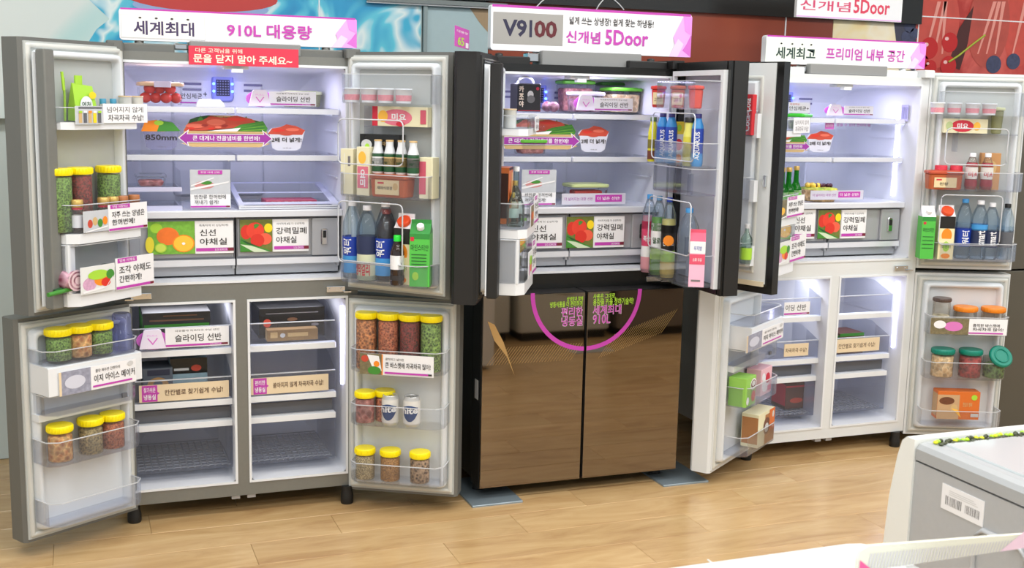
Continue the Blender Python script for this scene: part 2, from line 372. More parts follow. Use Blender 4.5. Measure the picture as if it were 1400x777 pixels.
# ------------------------------------------------------------------ refrigerators
class Door:
    """local frame: u along the width from the hinge, v towards the food side, w = height above the floor"""
    def __init__(s, H, al, side, root, W=.455):
        a = math.radians(al); s.side = side; s.s = 1 if side == 'L' else -1; s.W = W
        s.H = Vector(H); s.rz = PI+a if side == 'L' else -a
        s.x = Vector((math.cos(s.rz), math.sin(s.rz))); s.f = Vector((-math.sin(s.rz), math.cos(s.rz)))*s.s
        s.root = root; s.face = math.atan2(s.f.y, s.f.x)+PI/2
    def world(s, u, v, w): p = s.H+s.x*u+s.f*v; return (p.x, p.y, w)
    def uw(s, px, py, v):
        A = s.H+s.f*v; d = ray(px, py); C = Vector((CX, CY)); n = s.f
        k = (A-C).dot(n)/(d.x*n.x+d.y*n.y); P = Vector((CX+d.x*k, CY+d.y*k)); return ((P-A).dot(s.x), CZ+d.z*k)
    def u(s, px, py, v): return s.uw(px, py, v)[0]
    def build(s, name, mb): s.ob = ob(name, mb, s.root, (s.H.x-s.root.location.x, s.H.y-s.root.location.y, 0), s.rz); return s.ob
    def sub(s, name, mb): return ob(name, mb, s.ob)

def door_mesh(d, z0, z1, shell, frame, thick=.095, deep=.0, rim=doorwhite, lin=doorwhite, x0=0, edge=None, recess=True):
    mb = MB(); W = d.W; k = d.s
    P = [(x0, -.002), (W-.012, -.002), (W, -.014), (W, -thick+.012), (W-.012, -thick), (x0+.012, -thick), (x0, -thick+.012)]
    mb.prism([(x, k*y) for x, y in P], z0, z1, shell)
    mb.box(x0+.012, W-.012, k*-.002, k*.004, z0+.012, z1-.012, frame)
    g = [(.004, .018), (.011, .021), (.011, .032), (.004, .035)]
    mb.tub(x0, W, z0, z1, g, blackg if shell is blackm else gasket, .012, k, cap=False)
    if recess:
        mb.tub(x0, W, z0, z1, [(.004, .040), (.030, .044), (.036, .050), (.034, .060), (deep+.006, .068)], rim, .03, k, True, lin)
    return mb
def wedge(mb, d, u0, u1, w0, w1, v0, v1, mt, ch=.03, t=.0028, rim=True, floor=True, ft=.004, fm=None, front=True):
    k = d.s; p = [(u0, v0), (u0, v1-ch), (u0+ch, v1), (u1-ch, v1), (u1, v1-ch), (u1, v0)]
    if floor:
        mb.prism([(a, k*b) for a, b in p], w0, w0+ft, fm or mt)
    for (a, b), (c, e) in zip(p[:-1], p[1:]):
        if w1 <= w0+ft: break
        L = math.hypot(c-a, e-b); nx, ny = (e-b)/L*t, -(c-a)/L*t
        if not front and abs(b-v1) < 1e-6 and abs(e-v1) < 1e-6: continue
        q = [(a, k*b), (c, k*e), (c-nx, k*(e-ny)), (a-nx, k*(b-ny))]
        mb.prism(q, w0+ft, w1, mt)
        if rim: mb.prism([(a, k*b), (c, k*e), (c-nx*1.3, k*(e-ny*1.3)), (a-nx*1.3, k*(b-ny*1.3))], w1, w1+.003, rimc)
def bin_(d, u0, u1, w0, w1, v1=.12, mt=binp, base=None, v0=.01, ch=.03, name='door_bin'):
    mb = MB()
    if base:
        wedge(mb, d, u0, u1, w0, w0, v0, v1, mt, ch, floor=True, ft=base, fm=white, rim=False); w0b = w0+base
        wedge(mb, d, u0, u1, w0b-.004, w1, v0, v1-.003, mt, ch)
    else: wedge(mb, d, u0, u1, w0, w1, v0, v1, mt, ch)
    return d.sub(name, mb)
def guard(d, u0, u1, w0, w1, v):
    mb = MB(); mb.tube([(x, d.s*v, z) for x, z in mb.rrect(u0, u1, w0, w1, .02)], .0028, rimc, 6, True)
    return d.sub('bin_guard', mb)
def mullion(d, col, z0, z1, u, v0=.035, v1=.075, hw=.022):
    mb = MB(); k = d.s
    mb.rbox(u-hw, u+hw, min(k*v0, k*v1), max(k*v0, k*v1), z0, z1, .006, col, .004)
    mb.box(u-.03, u+.03, k*.03, k*v0, z0+.01, z1-.01, doorwhite)
    return d.sub('mullion_bar', mb)

def upper_left(d, shell, frame, bar, th=.095, vz=.12):
    ue = d.W-.07
    d.build('door', door_mesh(d, .875, 1.79, shell, frame, deep=-.02, thick=th))
    if bar: mullion(d, bar, .90, 1.752, d.W-(.048 if vz < .15 else .036), hw=.022 if vz < .15 else .03)
    bin_(d, .045, ue, 1.494, 1.565, vz, base=.025)
    bin_(d, .045, ue, 1.117, 1.245, vz+.005, base=.034)
    bin_(d, .045, ue, .905, 1.11, vz, base=.045)
    mb = MB(); k = d.s; mb.box(ue-.03, ue, k*.01, k*(vz-.02), .95, 1.115, white); d.sub('bin_end_wall', mb)
def lower_left(d, shell, frame, o=0):
    d.build('door', door_mesh(d, .058, .853, shell, frame))
    k = d.s
    bin_(d, .05-o, .415-o, .70, .748, .12, bing)
    mb = MB(); mb.box(.05-o, .415-o, k*.01, k*.118, .597, .697, white); mb.box(.05-o, .415-o, k*.118, k*.122, .597, .694, white)
    d.sub('ice_maker_box', mb)
    mb = MB(); wedge(mb, d, .055-o, .41-o, .522, .59, .012, .112, bing); mb.prism([(.11, k*.112), (.13, k*.112), (.13, k*.118), (.11, k*.118)], .54, .556, greydark)
    mb.box(.05-o, .415-o, k*.0, k*.05, .495, .52, white); d.sub('ice_tray_drawer', mb)
    bin_(d, .05-o, .415-o, .345, .43, .12, bing)
    bin_(d, .05-o, .415-o, .128, .212, .12, bing)
def upper_right(d, shell, frame):
    d.build('door', door_mesh(d, .875, 1.79, shell, frame, deep=-.02))
    bin_(d, .045, .42, 1.597, 1.703, .12)
    bin_(d, .045, .42, 1.253, 1.338, .13, bing); guard(d, .05, .33, 1.375, 1.54, .128)
    bin_(d, .045, .42, .928, 1.01, .13, bing); guard(d, .05, .33, 1.005, 1.235, .128)
    mb = MB(); k = d.s; mb.box(.12, .40, k*.006, k*.06, 1.510, 1.516, bing); mb.box(.12, .128, k*.006, k*.06, 1.43, 1.59, bing); d.sub('inner_shelf', mb)
def lower_right(d, shell, frame, vz=.12):
    d.build('door', door_mesh(d, .058, .853, shell, frame))
    for w0, w1 in ((.575, .662), (.362, .443), (.132, .208)): bin_(d, .05, .42, w0, w1, vz, binp)

def ringf(mb, x0, x1, z0, z1, t, y0, y1, mt):
    mb.box(x0, x1, y0, y1, z1-t, z1, mt); mb.box(x0, x1, y0, y1, z0, z0+t, mt)
    mb.box(x0, x0+t, y0, y1, z0+t, z1-t, mt); mb.box(x1-t, x1, y0, y1, z0+t, z1-t, mt)
def cabinet(root, shell, front, rimm, blue_glow=False, freezer=True, latchm=chrome, hingecol=None, ledupper=True):
    mb = MB()
    mb.box(-.452, -.412, .0, .70, .074, 1.766, shell); mb.box(.412, .452, .0, .70, .074, 1.766, shell)
    mb.box(-.412, .412, .0, .70, 1.735, 1.766, front); mb.box(-.412, .412, .0, .70, .074, .124, front)
    mb.box(-.412, .412, .0, .64, .85, .916, front); mb.box(-.412, .412, .62, .70, .124, 1.735, shell)
    mb.box(-.022, .022, 0, .62, .124, .85, front)
    ob('cabinet', mb, root)
    mb = MB()
    ops = [(-.412, .412, .916, 1.735)]+([(-.412, -.022, .124, .85), (.022, .412, .124, .85)] if freezer else [])
    for x0, x1, z0, z1 in ops:
        ringf(mb, x0, x1, z0, z1, .009, -.004, .004, rimm)
        mb.tub(x0, x1, z0, z1, [(-.003, .008), (.30, .016), (.46, .028), (.50, .05), (.52, .09)], liner, .02, 1, True)
    ob('inner_liner', mb, root)
    # back wall of the cooler: duct, vents, purifier
    mb = MB()
    mb.tub(-.20, .17, 1.20, 1.70, [(.52, 0), (.508, .006), (.506, .012)], liner, .02, 1)
    for x in (-.155, .09):
        for z in (1.655, 1.632): mb.rbox(x, x+.075, .500, .507, z, z+.009, .003, mat('vent_slot', (120, 118, 150), .6), .001)
    ob('air_duct', mb, root)
    pur = MB(); px, pz = .004, 1.648
    pur.tub(px-.045, px+.045, pz-.060, pz+.060, [(.506, 0), (.494, .003), (.49, .008)], mat('purifier_ring', (150, 160, 235), .25), .018, 1)
    pur.box(px-.027, px+.027, .486, .491, pz-.034, pz+.030, mat('purifier_grille', (30, 32, 60), .5))
    for i in range(5):
        for j in range(6): pur.box(px-.024+i*.0105, px-.018+i*.0105, .484, .4865, pz-.030+j*.0103, pz-.025+j*.0103, mat('purifier_dots', (120, 128, 175), .4))
    pu = ob('air_purifier', pur, root)
    ll = MB()
    for i in (-1, 1):
        for j in (-.016, .012): ll.lathe([(.0015, 0), (.006, .002), (.0065, .006), (.002, .010)], ledb, 10, px+i*.036, .485); 
    l2 = MB()
    for i in (-1, 1):
        for j in (-.016, .014): l2.tube([(px+i*.037, .488, pz+j), (px+i*.037, .482, pz+j)], .006, ledb, 10)
    ob('indicator_lamps', l2, pu)
    mb = MB(); mb.bbox(-.045, .045, .02, .08, 1.712, 1.727, white, .004); mb.box(-.02, .02, .0, .03, 1.70, 1.714, white); ob('ceiling_latch', mb, root)
    # glass shelves, two side by side on each level
    for zt in (1.575, 1.397):
        for x0, x1 in ((-.396, -.003), (.003, .396)):
            sh = MB(); sh.box(x0, x1, .10, .44, zt-.008, zt-.002, clearp)
            o = ob('glass_shelf', sh, root)
            tr = MB(); tr.bbox(x0, x1, .078, .10, zt-.024, zt-.004, silverlt, .003); tr.box(x0, x1, .085, .45, zt-.030, zt-.026, clearp); tr.box(x0+.02, x0+.024, .10, .44, zt-.03, zt-.008, silverlt); tr.box(x1-.024, x1-.02, .10, .44, zt-.03, zt-.008, silverlt)
            ob('shelf_trim', tr, o)
    mb = MB(); mb.bbox(-.402, .402, .045, .46, 1.160, 1.186, silverlt, .004); ob('crisper_cover', mb, root)
    # crispers
    for i, (x0, x1) in enumerate(((-.400, -.012), (-.006, .392))):
        c = MB(); c.box(x0, x1, .075, .09, .998, 1.156, silver)
        c.box(x0, x0+.01, .07, .45, .96, 1.15, silver); c.box(x1-.01, x1, .07, .45, .96, 1.15, silver); c.box(x0, x1, .12, .45, .952, .958, silver)
        c.prism([(x0, .058), (x1, .058), (x1, .10), (x0, .10)], .975, .999, silverlt)
        c.prism([(x0, .09), (x1, .09), (x1, .11), (x0, .11)], .935, .975, silver)
        ringf(c, x0, x1, 1.0, 1.156, .006, .068, .076, greydark)
        cr = ob('crisper_drawer', c, root)
        if i == 1:
            h = MB(); h.bbox(.283, .388, .060, .075, 1.006, 1.150, silver, .003); ob('latch_panel', h, cr)
            h = MB(); h.bbox(.318, .345, .052, .062, 1.048, 1.110, latchm, .004); h.box(.326, .337, .047, .053, 1.075, 1.102, blackm if latchm is chrome else mat('latch_grey', (120, 120, 120), .4)); ob('latch_handle', h, cr)
    mb = MB(); mb.tub(-.40, .40, 0, 0, [], liner) if 0 else None
    for x0, x1 in ((-.385, -.03), (.01, .375)):
        mb.rbox(x0, x1, .06, .42, .918, .926, .04, white, .002)
        mb.rbox(x0+.025, x1-.025, .085, .38, .926, .9275, .03, liner, .0005)
    ob('floor_tray', mb, root)
    for x, s in ((-.405, 1), (.405, -1)):
        for z in (1.30, 1.48):
            mb = MB(); mb.box(x, x+s*.012, .13, .43, z, z+.006, liner); ob('shelf_rail', mb, root)
    mb = MB(); mb.box(.000, .006, .30, .505, 1.19, 1.39, clearp); ob('centre_divider', mb, root)
    # led strips
    L = MB(); L.box(.395, .4005, .05, .062, .48, .80, led); ob('led_strip', L, root)
    if ledupper: L = MB(); L.box(.3925, .3985, .13, .142, 1.21, 1.63, led); ob('led_strip', L, root)
    if freezer:
        for x0, x1 in ((-.398, -.034), (.034, .372)):
            for n, (zf, zt, zh, y0) in enumerate(((.634, .657, .742, .05), (.432, .455, .540, .05))):
                t = MB(); t.box(x0+.01, x1-.01, y0+.02, .42, zf+.006, zf+.010, bing); t.box(x0, x1, y0, y0+.004, zt, zh, bing)
                for a in (x0, x1-.003): t.xz([(0, 0)], 0, 0, bing) if 0 else t.add([(a, y0, zf), (a, y0, zh), (a, y0+.14, zh+.05), (a, .42, zh+.05), (a, .42, zf), (a+.003, y0, zf), (a+.003, y0, zh), (a+.003, y0+.14, zh+.05), (a+.003, .42, zh+.05), (a+.003, .42, zf)], [(0, 1, 2, 3, 4), (5, 9, 8, 7, 6), (0, 5, 6, 1), (1, 6, 7, 2), (2, 7, 8, 3)], bing)
                t.box(x0, x1, y0-.002, y0+.008, zh, zh+.003, rimc)
                o = ob('freezer_tray', t, root)
                h = MB(); h.bbox(x0-.002, x1+.002, y0-.008, y0+.03, zf, zt, white, .003); ob('tray_handle', h, o)
            t = MB(); y0 = .055
            t.box(x0, x1, y0, y0+.004, .175, .345, bing); t.box(x0+.004, x1-.004, y0, .42, .175, .180, bing)
            for a in (x0, x1-.003): t.box(a, a+.003, y0, .42, .175, .345, bing)
            for i in range(14):
                xx = x0+.012+(x1-x0-.024)*i/13; t.box(xx-.003, xx+.003, y0+.02, .41, .180, .184, mat('tray_rib', (150, 154, 160), .4))
            for j in range(10): t.box(x0+.01, x1-.01, y0+.03+j*.038, y0+.036+j*.038, .1805, .1835, mat('tray_rib', (150, 154, 160), .4))
            t.box(x0, x1, .42, .424, .175, .38, bing)
            o = ob('freezer_drawer', t, root)
            h = MB(); h.bbox(x0-.002, x1+.002, y0-.006, y0+.035, .345, .368, white, .003); h.box(x0+.005, x1-.005, y0+.03, y0+.036, .37, .415, greydark); ob('drawer_handle', h, o)
    # feet, hinges
    for x in (-.40, .40):
        f = MB(); f.lathe([(.024, 0), (.026, .006), (.026, .03), (.022, .05), (.022, .074)], blackm, 14, x*1.02, -.0 if x > 0 else .03); ob('foot', f, root)
    f = MB()
    for x in (-.03, .03): f.box(x-.016, x+.016, .01, .05, .058, .074, silver)
    ob('front_glide', f, root)
    hc = hingecol or shell
    for s in (-1, 1):
        h = MB(); h.bbox(min(s*.40, s*.455), max(s*.40, s*.455), -.03, .16, 1.766, 1.80, hc, .004); h.bbox(min(s*.22, s*.40), max(s*.22, s*.40), .02, .14, 1.766, 1.795, hc, .004)
        h.lathe([(.016, 1.795), (.016, 1.804), (.006, 1.808)], hc, 12, s*.34, .06); ob('hinge_cover', h, root)
    for s in (-1, 1):
        h = MB(); a, b = sorted((s*.325, s*.40)); h.bbox(a, b, -.012, .0, .868, .890, chrome, .002); h.box(min(s*.39, s*.42), max(s*.39, s*.42), -.025, -.004, .866, .871, chrome)
        for q in (.34, .385): h.tube([(s*q, -.012, .879), (s*q, -.016, .879)], .005, chrome, 8)
        ob('middle_hinge', h, root)
    o = area('cooler_lamp', (0, .17, 1.715), .6, .1, 3.2, (.74, .72, 1.0), parent=root)
    o = area('cooler_lamp', (0, .09, 1.15), .0, .0, 0, (1, 1, 1), parent=root) if 0 else None
    if freezer:
        for x in (-.21, .2): area('freezer_lamp', (x, .15, .835), .28, .12, 1.2, (.9, .9, 1.0), parent=root)

F1 = thing('refrigerator', 'brushed steel four-door refrigerator with all doors open beneath the world-largest sign', 'refrigerator', (0, 0, 0))
F2 = thing('refrigerator', 'black five-door refrigerator with bronze mirror freezer doors closed', 'refrigerator', (1.372, -.038, 0))
F3 = thing('refrigerator', 'white four-door refrigerator with all doors open and foods inside', 'refrigerator', (2.70, 0, 0))
cabinet(F1, steeldark, steel, white, ledupper=False)
cabinet(F2, blackm, blackg, white, freezer=False, latchm=blackg, ledupper=False)
cabinet(F3, bodywhite, bodywhite, white)
D = {}
D['f1ul'] = Door((-.395, -.0), 43.5, 'L', F1); D['f1ll'] = Door((-.395, 0), 32, 'L', F1)
D['f1ur'] = Door((.405, 0), 46, 'R', F1); D['f1lr'] = Door((.405, 0), 30, 'R', F1)
D['f2ul'] = Door((1.0, -.06), 62, 'L', F2); D['f2ur'] = Door((1.80, -.05), 90, 'R', F2); D['f2or'] = Door((1.868, -.06), 67, 'R', F2, .447)
D['f3ul'] = Door((2.355, 0), 37, 'L', F3, .40); D['f3ll'] = Door((2.29, 0), 36, 'L', F3)
D['f3ur'] = Door((3.155, 0), 22, 'R', F3); D['f3lr'] = Door((3.155, 0), 22, 'R', F3)
upper_left(D['f1ul'], steeldark, doorframe, steel); lower_left(D['f1ll'], steeldark, doorframe)
upper_right(D['f1ur'], steeldark, doorframe); lower_right(D['f1lr'], steeldark, doorframe)
upper_left(D['f2ul'], blackm, blackm, blackm, vz=.165)
upper_left(D['f3ul'], bodywhite, bodywhite, None, .045); lower_left(D['f3ll'], bodywhite, bodywhite, .045)
upper_right(D['f3ur'], bodywhite, doorframe); lower_right(D['f3lr'], bodywhite, doorframe)
# inner frame of the black refrigerator's right door: a ring that carries clear bins
d = D['f2ur']; mb = MB(); k = d.s
for a, b, z0, z1 in ((0, .03, .875, 1.79), (.425, .455, .875, 1.79), (.03, .425, .875, .905), (.03, .425, 1.75, 1.79)):
    mb.box(a, b, -k*.064, 0, z0, z1, blackm)
    mb.box(a+.004*(a > 0), b-.006*(b > .4), 0, k*.012, z0, z1, blackg)
mb.box(.405, .428, k*.004, k*.03, .90, 1.755, white); mb.box(.02, .03, k*.004, k*.03, .90, 1.755, white); mb.box(.03, .405, k*.004, k*.03, 1.735, 1.755, white)
mb.box(.03, .425, -k*.03, -k*.026, .905, 1.75, mat('frame_backing', (206, 208, 220), .35))
d.build('door_inner_frame', mb)
bin_(d, .04, .41, 1.60, 1.71, .125); bin_(d, .04, .41, 1.375, 1.47, .125, clearp); guard(d, .05, .40, 1.40, 1.585, .13)
bin_(d, .04, .41, 1.265, 1.37, .125, bing); bin_(d, .04, .41, .905, 1.03, .13, bing); guard(d, .05, .40, 1.03, 1.24, .13)
# outer door panel, opened further
d = D['f2or']; mb = MB()
P = [(.03, -.003), (d.W, -.003), (d.W, -.045), (.03, -.045)]
mb.prism([(x, k*y) for x, y in P], .865, 1.795, blackg)
mb.box(.03, d.W-.034, -k*.003, k*.004, .905, 1.79, bodywhite)
mb.tub(.03, d.W-.036, .895, 1.79, [(.004, .05), (.010, .052), (.010, .064), (.004, .066)], gasket, .01, k, cap=False)
mb.tub(.03, d.W-.036, .895, 1.79, [(.004, .072), (.022, .075), (.024, .08)], doorwhite, .02, k, True)
mb.box(.04, d.W-.036, k*.002, k*.012, .895, .915, mat('beige_sill', (222, 212, 186), .5))
d.build('outer_door', mb)
for w0, w1 in ((1.50, 1.60), (1.245, 1.335), (.985, 1.07)):
    bin_(d, .06, .35, w0, w1, .085, bing, v0=.024, ch=.01); mb = MB(); mb.box(.35, .372, k*.024, k*.05, w0-.006, w1-.01, white); d.sub('bin_bracket', mb)
mb = MB(); mb.bbox(d.W-.058, d.W-.044, min(k*.004, k*.018), max(k*.004, k*.018), 1.30, 1.345, chrome, .002); d.sub('latch', mb)
# closed mirror doors of the black refrigerator
for s in (-1, 1):
    mb = MB(); x0, x1 = sorted((s*.004, s*.452))
    mb.box(x0, x1, -.102, -.004, .055, .853, blackm)
    dd = ob('freezer_door', mb, F2)
    mb = MB(); mb.bbox(x0+.002, x1-.002, -.115, -.102, .057, .851, mirror, .0015); ob('mirror_panel', mb, dd)
# decals on the mirror
def decal(mb, pts, y, mt): mb.flat([(x, z) for x, z in pts], y, mt)
YM = -.038-.1156
cx, cz = PY(803, 398, YM); rr = PY(877, 398, YM)[0]-cx-.004; cx -= 1.372
for s in (-1, 1):
    mb = MB(); pts = []
    for k_ in range(17):
        a = PI+PI/2*k_/16 if s < 0 else 1.5*PI+PI/2*k_/16; pts.append(a)
    ro, ri = rr+.006, rr-.012
    q = [(cx+ro*math.cos(a), cz+ro*math.sin(a)) for a in pts]+[(cx+ri*math.cos(a), cz+ri*math.sin(a)) for a in pts[::-1]]
    q = [(min(x, -.006) if s < 0 else max(x, .006), z) for x, z in q]
    mb.flat(q, -.1158, mag)
    def T(t, x0, y0, x1, y1, mt, b=.012):
        a_, z1_ = PY(x0, y0, YM); b_, z0_ = PY(x1, y1, YM); mb.text(t, a_-1.372, b_-1.372, z0_, z1_, -.1162, mt, b); 
    def TB(t, x0, y0, x1, y1, mt):
        a_, z1_ = PY(x0, y0, YM); b_, z0_ = PY(x1, y1, YM); mb.text(t, a_-1.372-.001, b_-1.372+.001, z0_-.001, z1_+.001, -.1160, cardw, .022); T(t, x0, y0, x1, y1, mt)
    if s < 0:
        T('상냉장과 함께', 775, 406, 797, 411, lime); T('냉동식품을 더 편리하게', 752, 413, 796, 419, lime); TB('편리한', 768, 421, 796, 432, mag); TB('냉동실', 768, 434, 796, 445, mag)
    else:
        T('사용은 그대로,', 811, 402, 842, 408, lime); T('용량을 키울 정하기술력!', 811, 409, 866, 416, lime); TB('세계최대', 811, 418, 849, 429, mag); TB('910L', 811, 431, 834, 442, mag)
    tan = mat('decal_gold', (196, 160, 104), .4, .3)
    if s < 0:
        for k_ in range(34):
            x0_ = -.43+k_*.0125; zz = .60+.10*abs(math.sin(k_*.35))*.3+(.0 if k_ > 12 else .02)
            mb.flat([(x0_, .57), (x0_+.0015, .57), (x0_+.055, .57+.07), (x0_+.0535, .57+.07)], -.1157, tan) if k_ < 30 else None
        mb.flat([(-.43, .75), (-.40, .735), (-.36, .66), (-.31, .52), (-.345, .60), (-.40, .67)], -.1157, tan)
    else:
        for k_ in range(26):
            x0_ = .06+k_*.0125
            mb.flat([(x0_, .57+k_*.004), (x0_+.0015, .57+k_*.004), (x0_+.075, .67+k_*.004), (x0_+.0735, .67+k_*.004)], -.1157, tan) if x0_ < .36 else None
    ob('door_decal', mb, [o for o in F2.children if o.name.startswith('freezer_door')][0 if s < 0 else 1])
mb = MB(); mb.bbox(-.4535, -.452, -.08, -.04, .42, .50, cardg, .0005); ob('side_label', mb, F2)
for X0, X1, lab in ((.872, 1.09, 'thin grey metal floor plate under the left front corner of the black refrigerator'), (1.735, 1.955, 'thin grey metal floor plate under the right front corner of the black refrigerator')):
    mb = MB(); mb.bbox(X0, X1, -.21, .14, 0, .008, mat('plate_metal', (150, 164, 172), .35, .5), .002)
    tag(ob('floor_plate', mb), lab, 'plate', 'floor plates')

# ------------------------------------------------------------------ signs and cards
def lay(mb, w, h, layers, y0=-.0012, xo=0, zo=0):
    y = y0
    for L in layers:
        y -= .00035; k = L[0]
        if k == 'R': _, a, b, c, e, mt = L; mb.flat([(xo+(a-.5)*w, zo+c*h), (xo+(b-.5)*w, zo+c*h), (xo+(b-.5)*w, zo+e*h), (xo+(a-.5)*w, zo+e*h)], y, mt)
        elif k == 'E': _, a, b, c, e, mt = L; mb.flat([(xo+(p-.5)*w, zo+q*h) for p, q in ell(a, b, c, e, 20)], y, mt)
        elif k == 'P': mb.flat([(xo+(p-.5)*w, zo+q*h) for p, q in L[1]], y, L[2])
        elif k == 'T': _, t, a, b, c, e, mt = L[:7]; mb.text(t, xo+(a-.5)*w, xo+(b-.5)*w, zo+c*h, zo+e*h, y, mt, L[7] if len(L) > 7 else .006)
def plane_box(pl, bx):
    x0, y0, x1, y1 = bx; xm, ym = (x0+x1)/2, (y0+y1)/2
    if isinstance(pl, (int, float)):
        a = PY(x0, ym, pl)[0]; b = PY(x1, ym, pl)[0]; t = PY(xm, y0, pl)[1]; o = PY(xm, y1, pl)[1]
        return ((a+b)/2, pl, o), b-a, t-o, 0
    d, v = pl; a = d.u(x0, ym, v); b = d.u(x1, ym, v); t = d.uw(xm, y0, v)[1]; o = d.uw(xm, y1, v)[1]
    return d.world((a+b)/2, v, o), abs(b-a), t-o, d.face
def card(label, pl, bx, layers, bg=cardw, name='promotional_card', cat='sign', th=.0024, tilt=0, group=None, outline=None, foot=True):
    loc, w_, h_, rz = plane_box(pl, bx); mb = MB()
    if outline: mb.xz([((p-.5)*w_, q*h_) for p, q in outline], -th/2, th/2, bg)
    elif bg: mb.box(-w_/2, w_/2, -th/2, th/2, 0, h_, bg)
    lay(mb, w_, h_, layers, -th/2)
    return tag(ob(name, mb, None, loc, rz, (0, tilt, rz) if tilt else None), label, cat, group)
def bar(z0=.04, z1=.14, x0=.0, txt=True):
    L = [('R', x0, .88, z0, z1, mag), ('R', .88, .98, z0, z1, mat('ink_wine', (120, 30, 50), .5))]
    if txt: L.append(('T', 'LG DIOS', .70, .87, z0+(z1-z0)*.22, z0+(z1-z0)*.78, cardw))
    return L
gemA = [('P', [(.93, 0), (1, 0), (1, .94), (.955, .94), (.905, .45)], pinkl), ('P', [(.955, .15), (1, .0), (1, .55), (.975, .3)], pinkm), ('P', [(.885, .0), (.93, .0), (.96, .30), (.93, .42)], mat('print_pink_pale', (244, 206, 240), .5)), ('P', [(.965, .6), (1, .5), (1, .94), (.955, .94)], mat('print_pink_mid', (228, 142, 222), .5))]
def overhead(label, bx, layers, hb, legs):
    x0, y0, x1, y1 = bx; Y = .06
    a, z1 = PY(bx[0], (bx[1]+bx[3])/2-5, Y)[0], PY(sum(bx[::2])/2, bx[1], Y)[1]; b = PY(bx[2], (bx[1]+bx[3])/2+5, Y)[0]; z0 = PY(sum(bx[::2])/2, bx[3], Y)[1]
    w_, h_ = b-a, z1-z0; t = thing('overhead_sign', label, 'sign', ((a+b)/2, Y, z0))
    mb = MB(); mb.xz([(p-w_/2, q) for p, q in mb.rrect(0, w_, 0, h_, .012)], -.018, .018, cardw); mb.mats
    lay(mb, w_, h_, [('R', .005, .995, .945, 1.0, mag)]+layers, -.018); ob('sign_board', mb, t)
    xa, xb = PY(legs[0], 80, Y)[0]-(a+b)/2, PY(legs[1], 80, Y)[0]-(a+b)/2
    mb = MB(); mb.bbox(xa, xb, -.05, .06, 1.768-z0, .004, mat('sign_base_grey', (140, 141, 140), .5), .003)
    mb.rbox(xa-.055, xa, -.03, .03, 1.777-z0, .0-.006, .01, chrome, .004); ob('sign_base', mb, t)
    return t
dots = lambda xs, z: [('E', x, z, .006, .028, ink) for x in xs]
darkp = mat('ink_plum', (66, 52, 92), .5); tealk = mat('ink_teal_black', (34, 58, 54), .5)
overhead('long white overhead sign reading 910L with large pink lettering, on the steel refrigerator', (163, 18, 486, 60.5),
    [('R', .005, .345, .06, .80, cardg), ('R', .007, .343, .09, .79, mat('card_warm', (238, 236, 232), .5)), ('T', '세계최대', .055, .30, .18, .62, darkp, .022), *dots((.082, .147, .21, .275), .71),
     ('T', '910L 대용량', .435, .80, .22, .68, mag, .022), *gemA], 0, (258, 408))
overhead('white overhead sign reading V9100 and 5Door on the black refrigerator', (669, 13, 942, 73.5),
    [('R', .01, .345, .14, .84, mat('plate_silver', (168, 165, 160), .35, .4)), ('T', 'V9', .055, .17, .31, .69, mat('ink_deepblue', (40, 38, 66), .4), .03), ('T', 'I', .182, .195, .31, .69, mat('ink_deepblue', (40, 38, 66), .4), .03), ('T', '00', .205, .315, .31, .69, mat('ink_darkred', (92, 24, 34), .4), .03),
     ('T', '넓게 쓰는 상냉장! 쉽게 찾는 하냉동!', .375, .80, .64, .82, ink, .01), ('T', '신개념', .36, .53, .22, .50, mag, .02), ('T', '5Door', .555, .775, .21, .56, mag, .022), *gemA], 0, (735, 870))
overhead('white overhead sign with green-black and pink lettering on the white refrigerator', (1044, 53, 1261, 90.5),
    [('R', .0, .345, .04, .86, mat('card_mint', (226, 234, 222), .5)), ('T', '세계최고', .06, .30, .18, .60, tealk, .022), *dots((.09, .155, .215, .27), .72), ('T', '프리미엄 내부 공간', .365, .865, .22, .66, mag, .014), *gemA], 0, (1100, 1205))
t = card('white hanging sign with red lettering cut by the top of the picture', .5, (1088, -14, 1232, 27), [('T', '신개념', .03, .50, .24, .58, mat('ink_rose', (214, 70, 110), .5), .01), ('T', '5Door', .53, .88, .22, .70, mat('ink_rose2', (220, 60, 90), .5), .02), ('R', .0, 1, .02, .05, pinkl)], name='hanging_sign', th=.02)
card('red strip sign with cream lettering on the top edge of the steel refrigerator', -.006, (258, 65, 408, 90.5), [('T', '다른 고객님을 위해', .06, .48, .66, .90, mat('card_cream', (250, 232, 214), .5), .006), ('T', '문을 닫지 말아 주세요~', .04, .94, .12, .58, mat('card_cream', (250, 232, 214), .5), .022)], bg=mat('card_red', (214, 52, 78), .45), name='request_sign')
d = D['f2ul']
card('small pink price card standing on the open black door', (d, -.05), (622, 38, 641, 65.5), [('T', '대용량', .1, .9, .72, .84, cardw), ('T', '65', .15, .62, .08, .52, lime, .03), ('R', .72, .93, .04, .30, cardw)], bg=mag, name='price_card')

